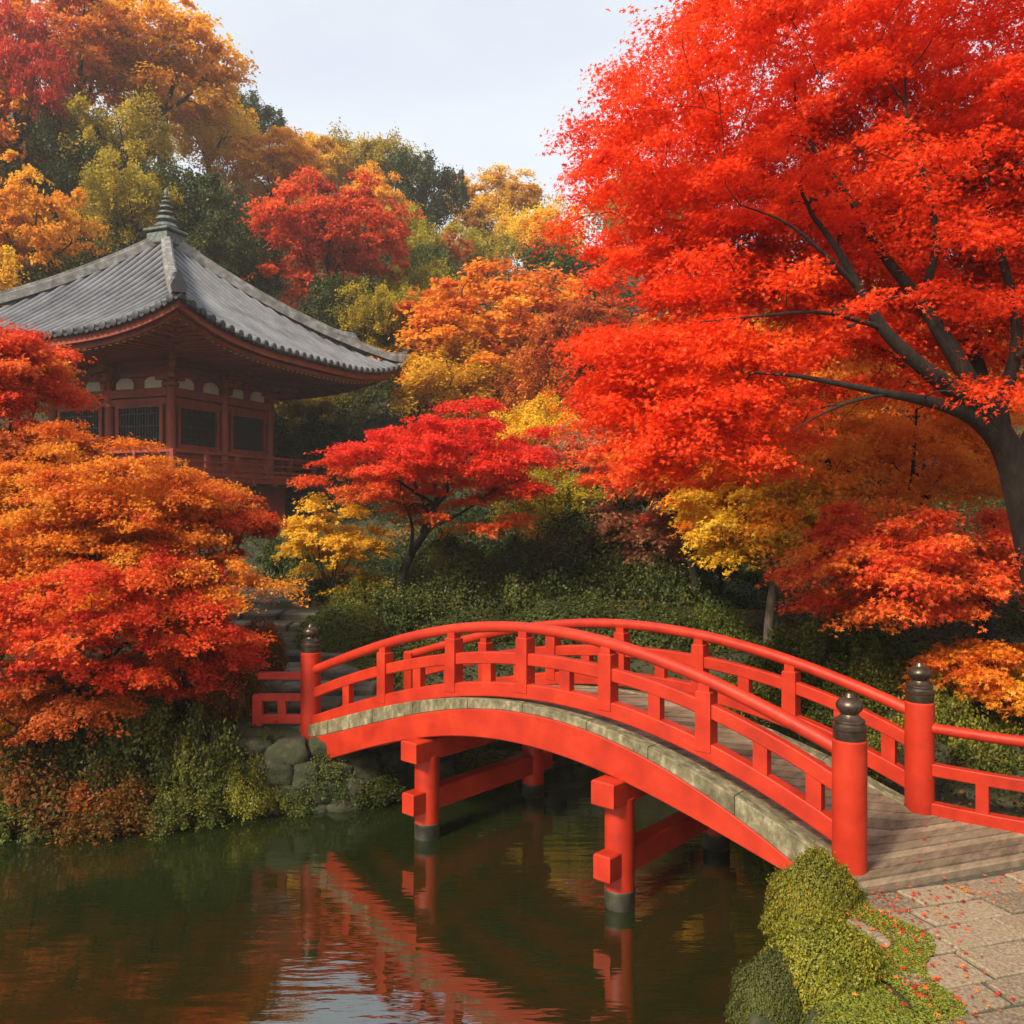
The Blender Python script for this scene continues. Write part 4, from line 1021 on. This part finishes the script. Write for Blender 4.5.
FAR_SHRUBS = [
 ('leafy_shrub', 'olive shrub directly below the gold and scarlet maple on the slope', 455, 560, 19.6, 130, 70, MIDGREEN, 4),
 ('leafy_shrub', 'loose green shrub on the slope right of the gold and scarlet maple', 535, 556, 20.2, 120, 70, GREEN, 2),
 ('leafy_shrub', 'mossy green shrub on the slope left of the faded pink maple', 600, 618, 17.6, 110, 60, MIDGREEN, 4),
 ('leafy_shrub', 'yellowish shrub left of the middle maple trunk below the small yellow maple', 368, 592, 18.2, 90, 56, MOSSY, 2),
 ('azalea_shrub', 'clipped dome shaped azalea behind the far corner post of the bridge', 342, 626, 16.4, 104, 50, MIDGREEN, 0),
 ('evergreen_shrub', 'dark shrub between the clipped azalea and the trunk of the gold and scarlet maple', 402, 606, 17.6, 110, 60, GREEN, 2),
 ('evergreen_shrub', 'dark shrub just right of the trunk of the gold and scarlet maple', 462, 590, 18.6, 120, 80, GREEN, 3),
 ('evergreen_shrub', 'dark shrub in the hedge above the crest of the bridge handrail', 530, 590, 19, 130, 90, GREEN, 4),
 ('azalea_shrub', 'rounded green azalea behind the crest of the bridge', 568, 618, 17, 130, 46, GREEN, 1),
 ('azalea_shrub', 'rounded azalea left of the bridge crest below the dark hedge', 470, 630, 16.6, 120, 46, GREEN, 0),
 ('evergreen_shrub', 'dark shrub in the hedge right of the bridge crest', 602, 580, 19.5, 120, 90, GREEN, 2),
 ('evergreen_shrub', 'tall dark shrub below the faded pink maple', 668, 588, 19, 130, 90, GREEN, 3),
 ('azalea_shrub', 'rounded azalea behind the far handrail right of the crest', 650, 632, 16, 130, 60, GREEN, 1),
 ('azalea_shrub', 'low mossy azalea seen through the railing left of the bridge crest', 400, 660, 15.4, 120, 50, MIDGREEN, 0),
 ('evergreen_shrub', 'low shrub seen through the railing under the bridge crest', 500, 672, 15.2, 130, 50, MIDGREEN, 3),
 ('evergreen_shrub', 'dark bush right of the stone steps below the veranda', 278, 582, 20.5, 90, 90, GREEN, 4),
 ('evergreen_shrub', 'dark bush behind the yellow maple left of the middle maple', 330, 588, 19.6, 100, 60, GREEN, 2),
 ('evergreen_shrub', 'low shrub at the waterline seen beneath the bridge crest', 590, 690, 15.4, 130, 60, GREEN, 4),
 ('evergreen_shrub', 'green shrub behind the far railing below the yellow maple', 720, 628, 16, 110, 70, MIDGREEN, 3),
]
for a in FAR_SHRUBS: shrub(*a, G1)
RIGHT_SHRUBS = [
 ('leafy_shrub', 'green shrub right of the yellow maple trunk behind the far railing', 800, 648, 14, 120, 70, MIDGREEN, 2),
 ('leafy_shrub', 'olive green shrub below the low red boughs', 862, 632, 13, 130, 90, MIDGREEN, 3),
 ('leafy_shrub', 'yellow green shrub around the foot of the low red maple', 945, 676, 12.0, 150, 70, MOSSY, 4),
 ('leafy_shrub', 'green shrub behind the far handrail between two tall posts', 770, 680, 13.2, 120, 60, MIDGREEN, 4),
 ('leafy_shrub', 'dark green shrub behind the bronze tip of the near corner post', 856, 682, 11.6, 130, 80, MIDGREEN, 2),
 ('leafy_shrub', 'yellow green shrub right behind the far corner post', 948, 716, 10.4, 120, 110, MOSSY, 3),
 ('leafy_shrub', 'shrub filling the gap under the wing railing at the right edge', 985, 770, 9.7, 130, 90, MIDGREEN, 2),
 ('leafy_shrub', 'green shrub below the far railing by the near corner post', 870, 735, 10.9, 100, 70, MIDGREEN, 4),
 ('leafy_shrub', 'olive shrub at the right edge above the wing railing', 1040, 720, 10.2, 120, 110, MOSSY, 4),
 ('leafy_shrub', 'green shrub at the right edge below the orange bough', 1050, 640, 12.4, 120, 90, MIDGREEN, 3),
]
for a in RIGHT_SHRUBS: shrub(*a, G2)
LEFT_SHRUBS = [
 ('leafy_shrub', 'dark green shrub covering the stones just below the far end of the girder', 322, 770, 11.85, 84, 52, GREEN, 2),
 ('leafy_shrub', 'olive shrub rooted on the stones under the far wing railing', 268, 756, 11.9, 70, 54, MIDGREEN, 4),
 ('leafy_shrub', 'dark trailing shrub over the stone wall beneath the far corner post', 292, 792, 11.75, 80, 40, MIDGREEN, 3),
 ('leafy_shrub', 'low trailing shrub on the wall behind the left red pier', 372, 778, 12.0, 90, 36, GREEN, 4),
 ('leafy_shrub', 'low dark shrub on the waterline right of the left red pier', 478, 764, 12.9, 90, 40, MIDGREEN, 2),
 ('leafy_shrub', 'green shrub on the left bank beside the far wing railing', 215, 662, 12.6, 110, 110, RUSTGREEN, 3),
 ('leafy_shrub', 'mid green shrub under the low red maple', 130, 728, 11.8, 150, 120, MIDGREEN, 2),
 ('leafy_shrub', 'green shrub at the waterline left of the stone wall', 205, 752, 11.6, 130, 110, MIDGREEN, 4),
 ('leafy_shrub', 'reddish green shrub at the left edge over the water', 36, 762, 11.3, 170, 110, RUSTGREEN, 3),
 ('leafy_shrub', 'low rust and green shrub dipping to the water between two green ones', 110, 790, 11.1, 150, 72, RUSTGREEN, 4),
 ('leafy_shrub', 'low green shrub trailing into the water at the left edge', 8, 806, 10.9, 120, 56, MIDGREEN, 2),
 ('leafy_shrub', 'small yellow green shrub against the stone wall at the waterline', 242, 782, 11.4, 80, 56, MOSSY, 3),
 ('leafy_shrub', 'yellow shrub at the left edge below the low red maple', 0, 715, 11.5, 60, 60, GOLD, 4),
 ('leafy_shrub', 'rust tinged shrub between the stone steps and the far corner post', 262, 640, 14, 60, 60, RUSTGREEN, 2),
 ('leafy_shrub', 'dark green shrub low on the bank in the shade of the red maple', 60, 700, 12.2, 160, 90, MIDGREEN, 4),
 ('leafy_shrub', 'low green shrub at the foot of the left bank beside the small yellow green one', 178, 800, 11.15, 110, 44, MIDGREEN, 2),
]
for a in LEFT_SHRUBS: shrub(*a, G3)
# clipped azalea mounds by the water at the near end
AZ1 = leaf_mat('azalea_leaves', [(.045, .052, .006), (.15, .15, .013), (.27, .225, .018), (.36, .18, .02)], [0, .5, .85, 1], trans=.25)
AZ2 = leaf_mat('grey_green_azalea_leaves', [(.030, .042, .010), (.075, .086, .018), (.14, .135, .03)], trans=.25)  # grey green foliage of the lowest mound
MOUNDS = [
 ('azalea_shrub', 'upper rounded azalea mound beside the near corner post', 814, 884, 6.85, 98, 74, AZ1, 0),
 ('azalea_shrub', 'biggest azalea mound in front of the near corner post beside the path', 824, 956, 5.9, 130, 86, AZ1, 1),
 ('azalea_shrub', 'lowest grey green azalea mound overhanging the pond', 772, 980, 5.8, 84, 66, AZ2, 0),
]
for (nm, lab, x, y, Y, w, h, mt, k) in MOUNDS: shrub(nm, lab, x, y, Y, w, h, mt, k, 'clipped azalea mounds by the near bridge end')

# stones at the near bank below the mounds
for i, (x, y, Y, w, h, lab) in enumerate([(766, 1022, 5.75, 56, 46, 'dark boulder at the water under the lowest azalea mound'), (806, 1066, 5.4, 90, 60, 'mossy boulder at the bottom edge between pond and moss'), (806, 885, 7.75, 60, 56, 'boulder in the shade where the girder meets the near bank')]):
    m = MB(); c = px(x, y, Y); rough_stone(m, (0, 0, 0), (w * Y / F * .95, w * Y / F * .9, h * Y / F * 1.0), R.uniform(0, 3)); o = m.build('boulder', boulder_m, smooth=True); o.location = c
    tag(o, lab, 'boulder', 'boulders along the near bank')

# moss, grass fringe and fallen leaves
n = 130000
X = rng.uniform(1.5, 3.3, n); Yv = rng.uniform(4.4, 8.2, n)
ex = np.interp(Yv, [3, 5.2, 6.2, 7.2, 8.2], [2.58, 2.55, 2.62, 2.82, 3.4]) + .16 * np.sin(Yv * 5.3) * np.sin(Yv * 2.1 + 1)
sdv = pond_sd(X, Yv); dens = np.sin(X * 6 + 2 * np.sin(Yv * 4)) * np.sin(Yv * 5 + X * 3)
k = (X < ex + .20 * np.clip((7.0 - Yv) / .5, .2, 1)) & (sdv > .05) & (dens > -.75 + .6 * rng.random(n) - .3)
X, Yv = X[k], Yv[k]; Z = np.maximum(ground_z(X, Yv), -.9) + .012
Z = np.where(X > ex[k] - .12, np.maximum(Z, PATH_Z + .004), Z)
nn = np.stack([rng.normal(size=len(X)) * .5, rng.normal(size=len(X)) * .5, np.ones(len(X))], 1)
mo = link('moss', leaves_mesh('moss', np.stack([X, Yv, Z], 1), nn, .013, rng.random(len(X)), 'q'), leaf_mat('moss', [(.05, .065, .008), (.13, .15, .014), (.24, .23, .02)], trans=.2)); tag(mo, kind='stuff')
n = 430
A = []
while len(A) < n:
    if R.random() < .62: p = np.array([R.gauss(2.75, .28), R.uniform(5.2, 7.6)])
    else: p = p2w(R.uniform(-.5, 2.6), abs(R.gauss(0, .3)) + .05)
    if pond_sd(np.array([p[0]]), np.array([p[1]]))[0] < .12: continue
    A.append((p[0], p[1], max(PATH_Z + .012, gz(*p) + .03)))
for _ in range(36):
    t_ = R.uniform(.55, 1.08); y_ = R.uniform(.15, 1.7); p = b2w(t_ * BL, y_); A.append((p[0], p[1], deck_z(t_, y_) + .0))
A = np.array(A)
nn = np.stack([rng.normal(size=len(A)) * .25, rng.normal(size=len(A)) * .25, np.ones(len(A))], 1)
fl = link('fallen_leaves', leaves_mesh('fallen_leaves', A, nn, .030, rng.random(len(A)), '5'), leaf_mat('fallen_leaf_red', [(.22, .012, .008), (.46, .028, .012), (.56, .10, .018), (.50, .20, .03)], trans=.1)); tag(fl, kind='stuff')
# ground cover over the banks and the wooded slope
n = 190000
X = np.r_[rng.uniform(-11, 9, n // 2), rng.uniform(-26, 26, n // 2)]; Yv = np.r_[rng.uniform(7, 22, n // 2), rng.uniform(16, 60, n // 2)]
k = (pond_sd(X, Yv) > .12) & ~((np.abs(X + 4.6 + (Yv - 17) * .42) < 1.15) & (Yv > 13) & (Yv < 23)) & ~((X > 2.4) & (Yv < 7.4))
u = (np.stack([X, Yv], 1) - BO); bx_ = u @ BE; by_ = u @ BW
q_ = np.stack([X, Yv], 1) - PO; p2n_a = q_ @ PT; p2n_b = q_ @ PN
k &= ~((bx_ > -1) & (bx_ < 9) & (by_ > -.3) & (by_ < 2.1)) & ~((p2n_b > -.1) & (p2n_a < 2.1) & (Yv < 9.5))
X, Yv = X[k], Yv[k]; Z = ground_z(X, Yv); s_ = .05 + .006 * Yv
nn = np.stack([rng.normal(size=len(X)) * .7, rng.normal(size=len(X)) * .7 - .4, np.ones(len(X))], 1)
gc = link('ground_cover', leaves_mesh('ground_cover', np.stack([X, Yv, Z + .03 + .08 * rng.random(len(X))], 1), nn, .016 + .0020 * Yv, rng.random(len(X)), 'q'), leaf_mat('ground_cover', [(.014, .026, .006), (.035, .05, .010), (.09, .08, .014), (.22, .06, .014)], [0, .5, .85, 1])); tag(gc, kind='stuff')

# undergrowth between the hillside trees, one mass of bushes
nc = 2600
X = rng.uniform(-1, 1, nc); Yv = 17 + 75 * rng.random(nc) ** 1.5; X = X * (Yv * .68 + 2)
k = (np.hypot(X - TC[0], Yv - TC[1]) > 8.2) & ~((np.abs(X + 4.6 + (Yv - 17) * .42) < 1.9) & (Yv < 24)) & ~((Yv < 30) & (X < -6) & (X > -16) & (Yv > 22)) & ~((X > -3.2) & (X < -1.2) & (Yv < 20))
k &= (Yv > 20.5)
X, Yv = X[k], Yv[k]; C = np.stack([X, Yv, ground_z(X, Yv) + .1], 1); nc = len(C)
per_ = 230; id_ = np.repeat(np.arange(nc), per_); rr_ = np.clip(.022 * Yv + .25, .5, 1.7) * rng.uniform(.6, 1.3, nc)
d = rng.normal(size=(len(id_), 3)); d /= np.linalg.norm(d, axis=1, keepdims=True); d[:, 2] = np.abs(d[:, 2])
P = C[id_] + d * (rr_[id_] * rng.random(len(id_)) ** .35)[:, None] * [1, 1, .85]
hue = np.clip(rng.normal(.34, .24, nc), 0, 1) * np.where(Yv < 27, .5, 1)
ug = link('undergrowth', leaves_mesh('undergrowth', P, d + rng.normal(size=d.shape) * 1.0 + [0, 0, .5], (.016 + .0022 * Yv)[id_], hue[id_] + .08 * rng.normal(size=len(id_)), 'q'), leaf_mat('undergrowth', [(.016, .030, .008), (.040, .056, .012), (.11, .10, .014), (.30, .17, .018), (.40, .10, .016)], [0, .35, .6, .8, 1])); tag(ug, kind='stuff')

# autumn haze in the air, one even volume round everything
HX = MB(); HX.box((0, 75, 38.5), (420, 420, 87))
hzm = bpy.data.materials.new('haze'); hzm.use_nodes = True; t_ = hzm.node_tree; t_.nodes.clear()
vo = t_.nodes.new('ShaderNodeVolumePrincipled'); vo.inputs['Color'].default_value = (1, .97, .92, 1); vo.inputs['Density'].default_value = .0008; vo.inputs['Anisotropy'].default_value = .2
ho = t_.nodes.new('ShaderNodeOutputMaterial'); t_.links.new(vo.outputs[0], ho.inputs['Volume'])
tag(HX.build('haze', hzm), kind='stuff')
